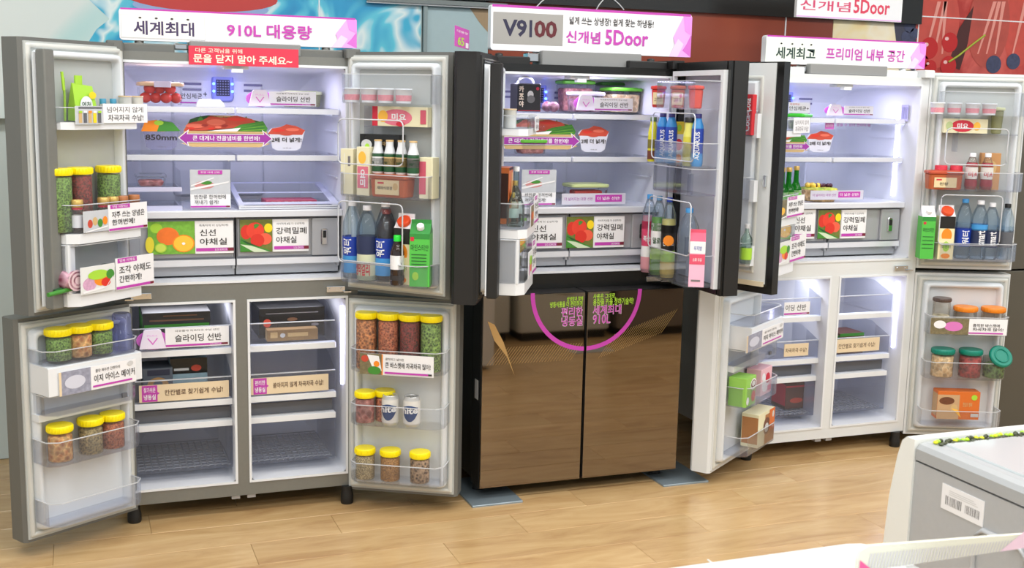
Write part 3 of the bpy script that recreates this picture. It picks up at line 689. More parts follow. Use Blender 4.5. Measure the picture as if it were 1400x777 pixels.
# ------------------------------------------------------------------ printed cards inside the coolers
def drawer_card(label, bx, fruit, Y=.064):
    if fruit == 'citrus':
        pic = [('R', 0, .545, 0, 1, mat('print_leaf_green', (120, 180, 60), .5, noise=.35, nscale=70)), ('E', .10, .80, .07, .15, lime), ('E', .23, .55, .13, .27, mat('print_orange_deep', (240, 120, 40), .5, noise=.12, nscale=40)), ('E', .41, .32, .13, .27, orange), ('E', .41, .32, .115, .24, mat('print_orange_flesh', (252, 196, 60), .5)), ('E', .41, .32, .02, .04, cardw), ('E', .145, .20, .07, .15, lime), ('E', .145, .20, .058, .12, mat('print_lime_flesh', (206, 226, 90), .5)), ('E', .02, .3, .05, .25, mat('print_lemon', (236, 220, 60), .5))]
        txt = ('신선', '야채실', .60, .79, .60, .92, '촉촉하게 더 싱싱하게!'); x0 = .545
    else:
        pic = [('R', 0, .47, 0, 1, mat('print_leaf_dark', (110, 120, 50), .5, noise=.35, nscale=60)), ('E', .09, .62, .08, .22, tomato), ('E', .22, .66, .13, .26, mat('print_tomato2', (226, 66, 46), .4, noise=.12, nscale=30)), ('E', .36, .40, .10, .18, mat('print_tomato_cut', (236, 96, 70), .4)), ('E', .25, .36, .10, .2, tomato), ('P', [(.20, .84), (.24, .88), (.28, .84), (.25, .76), (.21, .72)], greenm), ('E', .41, .74, .06, .14, yellow), ('P', [(0, .02), (0, .46), (.12, .30), (.30, .14), (.46, .02)], greenm), ('P', [(0, .25), (.16, .20), (.42, .0), (.2, .0)], mat('print_scallion', (206, 222, 190), .5)), ('P', [(0, .40), (.10, .32), (.28, .16), (.10, .26)], green2)]
        txt = ('강력밀폐', '야채실', .52, .97, .52, .82, '아삭하게 8일 더 신선하게!'); x0 = .48
    a, b, a0, a1, c1, c2, sm = txt
    return card(label, Y, bx, pic+[('R', x0, 1, 0, 1, cardw), ('T', sm, x0+.05, .94, .83, .90, ink, .004), ('T', a, a0, a1, .54, .75, ink, .012), ('T', b, c1, c2, .26, .47, ink, .012), ('R', x0+.01, .93, .07, .17, mag), ('R', .93, 1, .07, .17, mat('ink_wine', (120, 30, 50), .5)), ('T', 'LG DIOS', .78, .92, .09, .15, cardw)], name='drawer_label') if 0 else card(label, Y, bx, pic+[('R', x0, 1, 0, 1, cardw), ('T', sm, x0+.05, .94, .83, .90, ink, .004), ('T', a, a0, a1, .54, .75, ink, .012), ('T', b, c1, c2, .26, .47, ink, .012), ('R', x0+.01, .93, .07, .17, mag), ('R', .93, 1, .07, .17, mat('ink_wine', (120, 30, 50), .5)), ('T', 'LG DIOS', .78, .92, .09, .15, cardw)], name='drawer_label')
drawer_card('drawer label with oranges and lime photo in the steel refrigerator', (202, 302.5, 319, 347), 'citrus')
drawer_card('drawer label with tomatoes photo in the steel refrigerator', (328, 300, 421.5, 344), 'tomato')
drawer_card('vegetable drawer label mostly hidden, left crisper of the black refrigerator', (660, 298, 768, 340), 'citrus', .026)
drawer_card('drawer label with tomatoes photo in the black refrigerator', (774, 296, 852.5, 338.5), 'tomato', .026)
drawer_card('drawer label end beside the tomato label in the white refrigerator', (1044, 287, 1113.5, 327), 'citrus')
drawer_card('drawer label with tomatoes photo in the white refrigerator', (1118, 287, 1183, 326), 'tomato')
def slide(where, cx0, cx1, y0, y1, bx, Y, tray=True):
    card('white card about the sliding shelf '+where, Y, bx, [('T', '자유롭게 차곡차곡 수납 선반', .15, .85, .80, .90, ink, .002), ('T', '슬라이딩 선반', .15, .88, .28, .66, ink, .012)]+bar(.06, .16))
    card('white tapered arrow clip with pink chevron '+where, Y-.012, (cx0, y0, cx1, y1), [('P', [(.3, .55), (.5, .2), (.7, .55), (.66, .58), (.5, .30), (.34, .58)], pinkm), ('T', 'PULL', .3, .7, .66, .74, pinkl)], outline=[(.0, 0), (1, 0), (.82, .95), (.76, 1), (.24, 1), (.18, .95)], bg=mat('clip_white', (236, 228, 246), .3), name='shelf_clip', th=.012)
    card('pink oval backing behind the arrow clip '+where, Y+.004, (cx0-4, y0+1, cx1+4, y1-1), [], outline=ell(.5, .45, .5, .55, 20), bg=pinkm, name='shelf_clip', th=.003)
slide('on the top shelf of the steel refrigerator', 340, 370, 123, 145, (368, 125.5, 432, 145), .12)
slide('on the top shelf of the black refrigerator', 788, 813, 130, 151, (812, 134, 865, 152), .085)
slide('on the top shelf of the white refrigerator', 1131, 1152, 143, 158, (1154, 145, 1194, 158), .12)
slide('on the upper freezer tray of the steel refrigerator', 190, 227, 451, 477, (226, 447.5, 313, 474), .044)
purplearrow = lambda x0, x1, z0, z1: [('P', [(x0, (z0+z1)/2), (x0+.10, z1+.12), (x0+.085, z1), (x1-.085, z1), (x1-.10, z1+.12), (x1, (z0+z1)/2), (x1-.10, z0-.12), (x1-.085, z0), (x0+.085, z0), (x0+.10, z0-.12)], purple)]
def basket(label, bx, Y):
    L = [('P', [(.08, .52), (.13, .86), (.20, .94), (.32, 1.0), (.45, .93), (.6, .97), (.75, .90), (.86, .82), (.93, .60), (.90, .50)], green2), *[('P', [(.2+.08*i, .8), (.24+.08*i, .99-.02*(i % 2)), (.28+.08*i, .8)], (greenm, crab)[i % 2]) for i in range(7)], ('P', [(.06, .50), (.11, .74), (.26, .84), (.34, .98), (.48, .92), (.62, 1.0), (.78, .90), (.84, .76), (.6, .62), (.3, .52)], crab),
         ('E', .40, .78, .10, .10, mat('print_crab_light', (226, 110, 88), .5)), ('E', .62, .88, .10, .05, tomato), ('E', .18, .66, .10, .07, mat('print_crab_light', (226, 110, 88), .5)), ('P', [(.52, .52), (.66, .72), (.90, .84), (.95, .60), (.93, .48)], greenm), *[('E', .14+.07*i, .58+.05*(i % 3), .035, .035, (tomato, mat('print_crab_light', (226, 110, 88), .5), mat('print_crab_deep', (150, 40, 34), .5))[i % 3]) for i in range(6)], *[('P', [(.50, .50+.012*i), (.90, .56+.055*i), (.92, .575+.055*i)], (lime, green2)[i % 2]) for i in range(5)], ('P', [(.30, .50), (.66, .62), (.62, .50)], cardw), ('P', [(.0+.02, .12), (.98, .12), (.86, .0), (.14, .0)], woodc), ('R', .06, .94, .44, .50, woodc)]
    L += [('P', [(0, .28), (.115, .56), (.10, .42), (.90, .42), (.885, .56), (1, .28), (.885, .0), (.90, .14), (.10, .14), (.115, .0)], cardw), ('P', [(.012, .28), (.10, .50), (.09, .40), (.91, .40), (.90, .50), (.988, .28), (.90, .06), (.91, .16), (.09, .16), (.10, .06)], purple), ('T', '큰 대게나 전골냄비를 한번에!', .15, .86, .20, .36, cardw, .016)]
    card(label, Y, bx, L, outline=[(.0, .28), (.08, .5), (.06, .52), (.13, .86), (.32, 1), (.6, 1), (.86, .84), (.95, .6), (.92, .5), (1, .28), (.9, .06), (.86, 0), (.14, 0), (.1, .06)], bg=woodc, name='cutout_sign')
basket('cutout sign of a crab basket with purple double arrow in the steel refrigerator', (243, 158, 372, 201), .12)
basket('cutout sign of a scallion basket with purple arrow in the black refrigerator', (676, 163, 792, 204), .085)
basket('cutout sign end with purple arrow in the white refrigerator', (1030, 180, 1106, 208), .12)
def bowl(label, bx, Y, txt='2배 더 넓게!', b='chili', bgm=None):
    top = [('P', [(.0, .62), (.12, .84), (.35, .90), (.5, 1.0), (.75, .94), (1, .78), (.92, .6)], crab), ('E', .3, .76, .16, .06, tomato), ('E', .66, .80, .18, .06, mat('print_crab_light', (226, 110, 88), .5)), ('E', .5, .66, .2, .09, crab)] if b == 'chili' else [('P', [(0, .60), (.1, .92), (.4, .98), (.55, .8), (.6, .6)], orange), ('P', [(.4, .60), (.5, .95), (.8, .9), (1, .62)], greenm), ('E', .45, .88, .12, .08, lime)]
    card(label, Y, bx, top+[('T', txt, .10, .90, .32, .50, ink, .022), ('T', '냉동실', .4, .62, .08, .12, inkg)], outline=[(.0, .70), (.10, .84), (.35, .90), (.5, 1), (.75, .94), (1, .78), (.96, .60), (.88, .10), (.75, 0), (.25, 0), (.12, .10), (.05, .6)], bg=bgm or mat('cup_white', (214, 214, 228), .4), name='cutout_sign')
bowl('bowl-shaped cutout sign with chilies in the steel refrigerator', (366, 170, 417, 206), .115)
bowl('cup-shaped cutout sign reading 850mm in the steel refrigerator', (193, 163, 247, 205), .115, '850mm', 'veg', clear('cup_clear', (225, 225, 240), .25, (190, 190, 220)))
bowl('bowl-shaped cutout sign with chilies in the black refrigerator', (790, 172, 832, 208), .08)
bowl('bowl-shaped cutout sign with chilies in the white refrigerator', (1103, 179, 1139, 208), .115)
def easy(label, bx, Y, h):
    card(label, Y, bx, [('R', 0, 1, .0, 1, mat('print_grey_photo', (196, 200, 206), .4, noise=.1, nscale=30)), ('R', .0, 1, 0, .36, cardw), ('E', .35, .60, .25, .10, mat('print_ham', (206, 140, 140), .5)), ('E', .40, .66, .14, .05, greenm), ('P', [(.0, .46), (.95, .66), (.97, .70), (0, .52)], cardw), ('P', [(.02, .56), (.6, .78), (.58, .80), (.02, .60)], cardw), ('R', .2, .8, .88, .98, mag), ('T', '투명 야채 선반', .26, .74, .905, .955, cardw), ('T', '반찬류 한꺼번에', .10, .88, .24, .35, ink, .008), ('T', '꺼내기 쉽게!', .10, .70, .10, .21, ink, .008)]+bar(.02, .06, txt=False), bg=cardw)
easy('small photo card standing on the lower shelf of the steel refrigerator', (260, 232, 315, 284.5), .10, 0)
easy('small photo card standing on the lower shelf of the black refrigerator', (713, 232, 760, 281), .06, 0)
card('clear sign with black lettering and halo on the top shelf of the steel refrigerator', .12, (246, 119, 283, 144), [('T', '안심제균', .02, .82, .36, .66, ink, .01), ('T', '+', .86, 1, .50, .74, ink, .01), ('R', 0, .66, .10, .18, purple)], bg=clearp)
card('white sign with pink heading on the top shelf of the white refrigerator', .12, (1078, 140, 1107, 158), [('T', '위생적인', .05, .5, .78, .92, redm), ('T', '안심제균+', .02, .95, .38, .70, ink, .008), ('R', 0, 1, .08, .18, purple)])
def pill(label, bx, Y):
    card(label, Y, bx, [('T', '더 넓어지는 대형 선반', .04, .48, .36, .66, purple, .008), ('R', .52, .94, .22, .86, mag), ('T', '더 넓은 선반!', .55, .91, .38, .70, cardw, .012)], bg=mat('card_frost', (206, 204, 218), .35))
pill('narrow sign with magenta pill on the lower shelf of the black refrigerator', (768, 264.5, 855, 279.5), .04)
pill('narrow sign with magenta pill on the lower shelf of the white refrigerator', (1108, 260.5, 1180, 273), .075)
card('pink tag with lettering hanging below the top shelf of the white refrigerator', .10, (1128, 163, 1191, 177), [('P', [(0, 0), (.19, 0), (.19, .7), (.1, 1), (0, .7)], pinkm), ('T', '넓은선반', .02, .17, .2, .5, cardw), ('T', '뽑을 수 있어 편리하게!', .24, .98, .3, .62, mag, .008)], bg=clearp)
def beigecard(label, bx, Y, head, txt):
    card(label, Y, bx, [('R', .0, 1, 0, 1, beige), ('R', .03, .20, .02, .98, mag), ('P', [(.19, .62), (.225, .5), (.19, .38)], mag), ('T', head[0], .05, .18, .56, .86, cardw, .012), ('T', head[1], .05, .18, .14, .46, cardw, .02), ('T', txt, .28, .93, .34, .68, mat('ink_brown', (96, 70, 52), .5), .01)], bg=beige)
beigecard('beige freezer tray card with magenta badge in the left freezer of the steel refrigerator', (190, 524, 313, 547), .044, ('찾기쉬운', '냉동실'), '칸칸별로 찾기쉽게 수납!')
beigecard('beige freezer tray card with magenta badge in the right freezer of the steel refrigerator', (343, 514.5, 449, 537), .044, ('편리한', '냉동실'), '쏟아지지 않게 차곡차곡 수납!')
card('beige tray card in the left freezer of the white refrigerator', .044, (1072, 470, 1105, 487), [('T', '차곡차곡 수납!', .05, .92, .3, .66, mat('ink_brown', (96, 70, 52), .5), .01)], bg=beige)
card('white tray card in the left freezer of the white refrigerator', .044, (1072, 413, 1107, 431), [('T', '이딩 선반', .05, .85, .34, .8, ink, .012)]+bar(.06, .18))
card('beige tray card in the right freezer of the white refrigerator', .044, (1140, 463, 1202, 481), [('T', '칸칸별로 찾기쉽게 수납!', .10, .90, .3, .66, mat('ink_brown', (96, 70, 52), .5), .01)], bg=beige)
def headcard(label, pl, bx, l1, l2, head, **k):
    card(label, pl, bx, [('R', .05, .55, .84, .99, mag), ('T', head, .10, .50, .87, .96, cardw, .006), ('T', l1, .08, .92, .50, .74, ink, .01), ('T', l2, .08, .66, .22, .44, ink, .01)]+bar(.03, .11, txt=False), **k)
U = D['f1ul']
card('white two-line card on the top bin of the open steel door', (U, .128), (141, 142, 201, 168), [('T', '넘어지지 않게', .08, .9, .54, .84, ink, .006), ('T', '차곡차곡 수납!', .10, .9, .10, .44, ink, .01)])
headcard('white card with magenta heading on the middle bin of the open steel door', (U, .132), (148, 278, 201, 314), '자주 쓰는 양념은', '한꺼번에!', '양념 이동박스')
headcard('white card with magenta heading on the lowest bin of the upper steel door', (U, .128), (158, 350, 210, 393), '조각 야채도', '간편하게!', '밀폐 야채실')
vegpic = [('R', 0, 1, 0, 1, mat('print_pale_tray', (224, 226, 224), .5)), ('E', .25, .35, .2, .24, mat('print_onion_pic', (206, 160, 190), .5, noise=.3, nscale=120)), ('E', .62, .45, .24, .22, orange), ('E', .72, .35, .14, .16, tomato), ('E', .5, .66, .3, .18, lime), ('E', .85, .62, .12, .18, greenm), ('P', [(.05, .12), (.75, .20), (.95, .55), (.9, .5), (.7, .14), (.05, .04)], cardw)]
card('photo card of sliced vegetables on the lowest bin of the upper steel door', (U, .131), (110, 363, 157, 400), vegpic, name='photo_card')
card('photo card of spice jars on the middle bin of the open steel door', (U, .132), (114, 288, 148, 317), [('R', 0, 1, 0, 1, mat('print_grey_photo', (196, 200, 206), .4, noise=.1, nscale=30))]+[('E', .25+.2*i, .4+.1*(i % 2), .10, .2, (crab, woodc, greenm, orange)[i]) for i in range(4)]+[('P', [(.05, .05), (.95, .25), (.95, .18), (.05, 0)], cardw)], name='photo_card')
card('photo card of small jars on the top bin of the open steel door', (U, .130), (103, 145, 141, 170), [('R', 0, 1, 0, 1, mat('print_grey_photo', (196, 200, 206), .4, noise=.1, nscale=30)), ('R', .1, .95, .85, .95, greydark)]+[('R', .1+.17*i, .22+.17*i, .08, .62, (woodc, greydark, woodc, yellow, greydark)[i]) for i in range(5)]+[('R', .1+.17*i, .22+.17*i, .62, .74, (lime, cardw, orange, cardw, lime)[i]) for i in range(5)], name='photo_card')
L_ = D['f1ll']
def icecard(dr, bx, v, who):
    card('easy ice maker card with photo on '+who, (dr, v), bx, [('R', 0, .40, 0, 1, mat('print_ice_photo', (150, 152, 170), .3, noise=.5, nscale=60)), ('E', .2, .5, .13, .28, mat('print_ice_light', (206, 208, 222), .3)), ('R', .0, .03, 0, 1, beige), ('T', '이지 아이스 메이커', .44, .98, .30, .62, ink, .01), ('T', '물만 채우면 간편하게', .46, .78, .72, .86, ink, .004), ('R', .42, .94, .10, .18, mag), ('E', .92, .85, .04, .1, cardg)])
icecard(L_, (80, 500, 186, 532), .126, 'the lower steel door')
icecard(D['f3ll'], (1021, 450, 1070, 472), .126, 'the lower door of the white refrigerator')
R_ = D['f1lr']
card('wide white card with vegetable photo on the top bin of the lower steel door', (R_, .123), (492, 485.5, 593, 514), [('R', 0, .30, 0, 1, mat('print_mix', (120, 110, 80), .5, noise=.6, nscale=80)), ('P', [(.1, .95), (.26, .9), (.3, .2), (.2, .1)], cardw), ('E', .07, .75, .05, .16, crab), ('E', .2, .2, .09, .2, greenm), ('E', .23, .52, .04, .14, orange), ('R', .30, .315, 0, 1, orange), ('T', '큼직하고 넓어진', .35, .60, .72, .84, ink, .004), ('T', '큰 바스켓에 차곡차곡 많이!', .35, .96, .36, .64, ink, .014)]+[('R', .34, .93, .08, .17, mag), ('R', .93, .98, .08, .17, ink)])
card('wide white card with vegetable photo on the lower door of the white refrigerator', (D['f3lr'], .123), (1272, 436, 1377, 458), [('R', 0, .50, 0, 1, mat('print_mix', (120, 110, 80), .5, noise=.6, nscale=80)), ('E', .3, .5, .12, .3, mat('print_magenta_pale', (216, 120, 190), .5)), ('E', .12, .6, .08, .25, cardw), ('T', '큼직한 바스켓에', .55, .90, .50, .70, ink, .01), ('T', '차곡차곡 많이!', .55, .95, .26, .46, ink, .01), ('R', .50, .95, .08, .16, mag)])
V = D['f2ul']
for (bx, l1, l2, hd, lab) in (((722, 222, 733, 270), '양념은', '한번에', '양념', 'narrow angled card on the middle bin of the black refrigerator door'), ((723, 325, 734, 398), '조각 야채', '간편', '야채', 'narrow angled card on the lowest bin of the black refrigerator door')): pass
T3 = D['f3ul']
card('white two-line card on the top bin of the upper left door of the white refrigerator', .0-.12, (1086, 160, 1106, 182), [('T', '넘어지지', .1, .9, .54, .84, ink, .006), ('T', '않게 수납', .1, .9, .12, .42, ink, .006)]) if 0 else None

# ------------------------------------------------------------------ food and containers
def at(d, px, py, v, w): return d.world(d.u(px, py, v), v, w)
peas = grain('green_peas', (40, 78, 24), (132, 176, 84), 150); beans = grain('red_beans', (66, 16, 16), (150, 50, 50), 130)
nuts = grain('mixed_nuts', (120, 58, 22), (222, 150, 92), 95); snack = grain('orange_snack', (150, 76, 26), (226, 168, 112), 130)
pump = grain('pumpkin_seeds', (36, 76, 22), (150, 190, 96), 110); rice = grain('grain_rice', (120, 106, 70), (216, 200, 160), 240)
millet = grain('millet', (130, 84, 34), (206, 156, 92), 260); flakes = grain('dark_nuts', (60, 34, 24), (190, 160, 130), 90)
apric = grain('dried_fruit', (186, 110, 52), (240, 196, 130), 60); shrimp = grain('dried_chilli', (130, 42, 20), (214, 130, 90), 120); anch = grain('dried_anchovy', (90, 80, 50), (190, 172, 122), 120)
meatm = grain('pink_meat', (150, 72, 70), (206, 140, 136), 50); kimchi = grain('red_kimchi', (110, 20, 30), (186, 60, 60), 60); greens = grain('green_veg', (30, 60, 24), (120, 160, 90), 60)
pasta = grain('pale_pasta', (210, 170, 120), (240, 214, 170), 55)
def jar(loc, rz, r, h, cm, label, group, lid=lidy, fill=.8, cat='jar', lh=.02, square=False):
    t = thing('storage_jar', label, cat, loc, rz, group)
    mb = MB(); mb.lathe([(r*.94, 0), (r, .004), (r, h-lh-.012), (r*.95, h-lh-.006), (r*.95, h-lh)], jarc, 20, cap=False); mb.lathe([(0, .001), (r*.94, 0)], jarc, 20, cap=False); ob('jar_body', mb, t)
    mb = MB(); H = (h-lh)*fill; mb.lathe([(r*.93, .004), (r*.955, .01), (r*.955, H-.003), (r*.85, H), (r*.4, H+.002)], cm, 20); ob('contents', mb, t)
    mb = MB(); mb.lathe([(r*1.0, h-lh-.004), (r*1.05, h-lh-.002), (r*1.05, h-.003), (r*1.0, h)], lid, 24)
    for k in range(24):
        a = 2*PI*k/24; mb.box(*(sorted((r*1.05*math.cos(a)-.001, r*1.05*math.cos(a)+.001))), *(sorted((r*1.05*math.sin(a)-.001, r*1.05*math.sin(a)+.001))), h-lh, h-.003, lid)
    ob('lid', mb, t); return t
JR = .0405
for k_, (px, cm, lab) in enumerate(((501, nuts, 'tall jar of tan nuts'), (531, shrimp, 'tall jar of orange-brown snacks'), (560.5, beans, 'tall jar of red beans'), (589, pump, 'tall jar of green seeds'))):
    jar(at(R_, px, 490, .065, .580), R_.face, JR, .222, cm, lab+' with yellow lid on the lower right steel door', 'yellow-lidded jars', fill=.95)
for px, cm, lab, v in ((499, meatm, 'short yellow-lidded jar of brown-red chunks beside the beer cans', .08), (526, shrimp, 'short yellow-lidded jar of orange flakes behind the beer cans', .045)):
    jar(at(R_, px, 565, v, .367), R_.face, .038, .125, cm, lab, 'yellow-lidded jars', fill=.9)
for px, cm, lab in ((499, rice, 'jar of pale grain'), (533.5, millet, 'jar of golden millet'), (574, flakes, 'jar of dark mixed nuts')):
    jar(at(R_, px, 640, .075, .137), R_.face, .0385, .125, cm, 'short yellow-lidded '+lab+' on the bottom bin of the steel door', 'yellow-lidded jars', fill=.9)
for px, cm, lab in ((80.5, peas, 'jar of green peas furthest from the refrigerator'), (109, apric, 'jar of dried orange fruit'), (137.5, peas, 'jar of green peas beside the clear beaker')):
    jar(at(L_, px, 480, .065, .705), L_.face, .043, .112, cm, 'yellow-lidded '+lab+', lower left steel door top bin', 'yellow-lidded jars', fill=.85)
for px, cm, lab in ((82.5, apric, 'jar of dried fruit slices'), (124.5, anch, 'jar of dried anchovies'), (154.5, shrimp, 'jar of red dried chilies')):
    jar(at(L_, px, 610, .065, .350), L_.face, .042, .128, cm, 'yellow-lidded '+lab+' in the middle bin of the lower left steel door', 'yellow-lidded jars', fill=.85)
for px, cm, lab, v in ((83, peas, 'jar of green peas at the free edge', .055), (111, beans, 'jar of red beans', .055), (150, peas, 'jar of green peas nearest the hinge', .055)):
    jar(at(U, px, 290, v, 1.152), U.face, .040, .215, cm, 'tall yellow-lidded '+lab+' on the upper steel door', 'yellow-lidded jars', fill=.95)
# spice bottles
gold = mat('cap_gold', (206, 170, 96), .3, .4); browncap = mat('cap_brown', (176, 112, 66), .4)
for px, cp, body in ((106, gold, cardw), (142, gold, redm), (155, gold, redm), (168, browncap, crab), (184, browncap, crab)):
    p = at(U, px, 300, .098, 1.152); t = thing('spice_bottle', {106: 'gold-capped spice bottle with white label, alone at the free end', 142: 'gold-capped spice bottle directly before the right jar of peas', 155: 'gold-capped spice bottle beside the first brown cap', 168: 'brown-capped spice bottle beside the gold caps', 184: 'brown-capped spice bottle nearest the hinge'}[px]+' of the steel door', 'bottle', p, U.face, 'spice bottles')
    mb = MB(); mb.lathe([(.019, 0), (.020, .003), (.020, .075), (.017, .082), (.017, .088)], jarc, 14); ob('bottle_body', mb, t)
    mb = MB(); mb.lathe([(.0203, .018), (.0203, .06)], body, 14, cap=False); mb.lathe([(.0178, .078), (.0178, .086)], redm, 14, cap=False); ob('paper_label', mb, t)
    mb = MB(); mb.lathe([(.019, .086), (.020, .088), (.020, .108), (.018, .111)], cp, 16); ob('cap', mb, t)
# bottles
def bottle(loc, rz, r, h, label, group, body, bands=(), cap=cardw, neck=.34, nr=.36, shape='pet', txt=None, liquid=None, cat='bottle', name='drink_bottle', capr=None, caph=.018):
    t = thing(name, label, cat, loc, rz, group); n = r*nr
    hs = h*(1-neck)
    if shape == 'pet': pr = [(r*.85, 0), (r, .008), (r, hs*.35), (r*.93, hs*.5), (r, hs*.65), (r, hs), (r*.92, hs+(h-hs)*.25), (r*.62, hs+(h-hs)*.58), (n, hs+(h-hs)*.82), (n, h-caph)]
    elif shape == 'wine': pr = [(r*.92, 0), (r, .006), (r, hs*.92), (r*.9, hs), (r*.45, hs+(h-hs)*.28), (n, hs+(h-hs)*.45), (n*.95, h-caph)]
    else: pr = [(r*.9, 0), (r, .006), (r, hs), (r*.8, hs+(h-hs)*.3), (n, hs+(h-hs)*.6), (n, h-caph)]
    mb = MB(); mb.lathe(pr, body, 18); ob('bottle_body', mb, t)
    if liquid:
        mb = MB(); mb.lathe([(a*.93, b+.003) for a, b in pr if b <= hs]+[(r*.6, hs+.004)], liquid, 16); ob('contents', mb, t)
    if bands:
        mb = MB()
        def rad(z):
            for (a, b), (c, e) in zip(pr[:-1], pr[1:]):
                if b <= z <= e and e > b: return a+(c-a)*(z-b)/(e-b)
            return r
        for z0, z1, mt in bands:
            zs = [z0+(z1-z0)*k/4 for k in range(5)]; mb.lathe([(rad(z*h)+.0006, z*h) for z in zs], mt, 18, cap=False)
        ob('wrap_label', mb, t)
        if txt:
            s_, z0, z1, mt, vert = txt; mb = MB(); N = MB()
            g, f = glyphs(s_, .02); ax = min(p[0] for p in g); bx = max(p[0] for p in g); az = min(p[1] for p in g); bz = max(p[1] for p in g)
            vs = []
            for p in g:
                if vert: zz = z0*h+(p[0]-ax)/(bx-ax)*(z1-z0)*h; xx = -((p[1]-az)/(bz-az)-.5)*r*.9
                else: xx = ((p[0]-ax)/(bx-ax)-.5)*r*1.5; zz = z0*h+(p[1]-az)/(bz-az)*(z1-z0)*h
                vs.append((xx, -math.sqrt(max((r+.0016)**2-xx*xx, 1e-6)), zz))
            mb.add(vs, f, mt); ob('label_print', mb, t)
    mb = MB(); cr = capr or n*1.15; mb.lathe([(cr, h-caph), (cr, h-.002), (cr*.9, h)], cap, 14); ob('cap', mb, t)
    return t
UR = D['f1ur']; water = clear('clear_water_bottle', (236, 244, 250), .05, (200, 215, 230), .6)
for px, lab, v, r, h, txt in ((482, 'clear water bottle with blue label nearest the hinge', .06, .038, .295, '워터'), (527, 'clear water bottle with blue label beside the green-capped bottle', .06, .040, .30, '워터')):
    bottle(at(UR, px, 350, v, .935), UR.face, r, h, lab, 'water bottles on the upper right steel door', water, ((.08, .30, bluel), (.30, .55, blue)), cardw, txt=(txt, .32, .52, cardw, True))
bottle(at(UR, 502, 350, .085, .935), UR.face, .040, .285, 'clear bottle of pale drink with oval paper label between two water bottles', 'water bottles on the upper right steel door', water, ((.28, .60, mat('label_navy', (40, 50, 84), .4)), (.02, .36, mat('pale_drink', (206, 208, 176), .3)),), cardw, txt=('생막걸리', .08, .26, redm, False))
bottle(at(UR, 543, 360, .112, .935), UR.face, .026, .185, 'dark soy sauce bottle with bright green cap and tag', 'sauces', mat('soy_dark', (40, 22, 18), .15, coat=.5), ((.1, .2, ink), (.32, .60, cardw)), mat('cap_green', (40, 220, 60), .35), shape='r', nr=.55, capr=.014, caph=.022)
for px, v in ((528, .03), (551, .03)):
    bottle(at(UR, px, 340, v, .935), UR.face, .04, .27 if px < 540 else .25, 'dark sauce bottle behind the front row on the steel door, '+('nearer the hinge' if px < 540 else 'nearer the green carton'), 'sauces', mat('sauce_dark', (50, 28, 22), .25, coat=.4), ((.2, .5, mat('label_brown', (110, 60, 40), .5)),), mat('cap_red2', (190, 60, 40), .4))
def gable(loc, rz, w, dp, h, base, label, group, layers, topm, cap=cardw, capr=.014, side=None, cat='carton'):
    t = thing('drink_carton', label, cat, loc, rz, group); hb = h*.80; mb = MB()
    mb.box(-w/2, w/2, -dp/2, dp/2, 0, hb, base)
    mb.add([(-w/2, -dp/2, hb), (w/2, -dp/2, hb), (w/2, dp/2, hb), (-w/2, dp/2, hb), (-w/2, 0, h*.95), (w/2, 0, h*.95)], [(0, 1, 5, 4), (2, 3, 4, 5), (1, 2, 5), (3, 0, 4)], topm)
    mb.box(-w/2, w/2, -.002, .002, h*.94, h, topm)
    lay(mb, w, hb, layers, -dp/2)
    if side: mb.add([(w/2+.0004, -dp/2+.004, hb*.1), (w/2+.0004, dp/2-.004, hb*.1), (w/2+.0004, dp/2-.004, hb*.9), (w/2+.0004, -dp/2+.004, hb*.9)], [(0, 1, 2, 3)], side)
    ob('carton_body', mb, t)
    if cap: mb = MB(); mb.lathe([(capr, 0), (capr, .014), (capr*.9, .016)], cap, 14); c = ob('cap', mb, t, (0, -dp*.24, hb+(h*.95-hb)*.5)); c.rotation_euler = (math.radians(38), 0, 0)
    return t
brand_green = mat('carton_green', (84, 190, 74), .4)
gable(at(UR, 576, 350, .075, .935), UR.face+.35, .075, .075, .245, brand_green, 'green juice carton with white cap at the free end of the upper steel door', 'juice cartons', [('R', 0, 1, .9, 1, mat('carton_dgreen', (50, 140, 60), .4)), ('T', '마인스티안', .06, .94, .68, .80, green2, .01), ('R', .04, .22, .86, .94, redm), ('E', .3, .2, .16, .08, lime)]+[('R', .1, .85, .6-.06*i, .615-.06*i, green2) for i in range(5)], mat('carton_dgreen', (50, 140, 60), .4), side=mat('carton_green_side', (96, 190, 84), .4, noise=.25, nscale=160))
juice = [('R', 0, 1, .72, 1, mat('juice_black', (30, 28, 26), .4)), ('E', .5, .56, .34, .16, orange), ('R', 0, 1, .0, .48, mat('juice_cream', (238, 226, 180), .4)), ('E', .5, .3, .22, .12, lime), ('T', '오렌지', .2, .8, .26, .34, green2), ('E', .5, .08, .3, .06, orange)]
gable(at(UR, 556, 350, .06, .935), UR.face, .07, .07, .262, mat('juice_cream', (238, 226, 180), .4), 'orange juice carton with red-orange cap behind the green carton', 'juice cartons', juice, cardw, mat('cap_orange', (230, 80, 40), .4), .026)
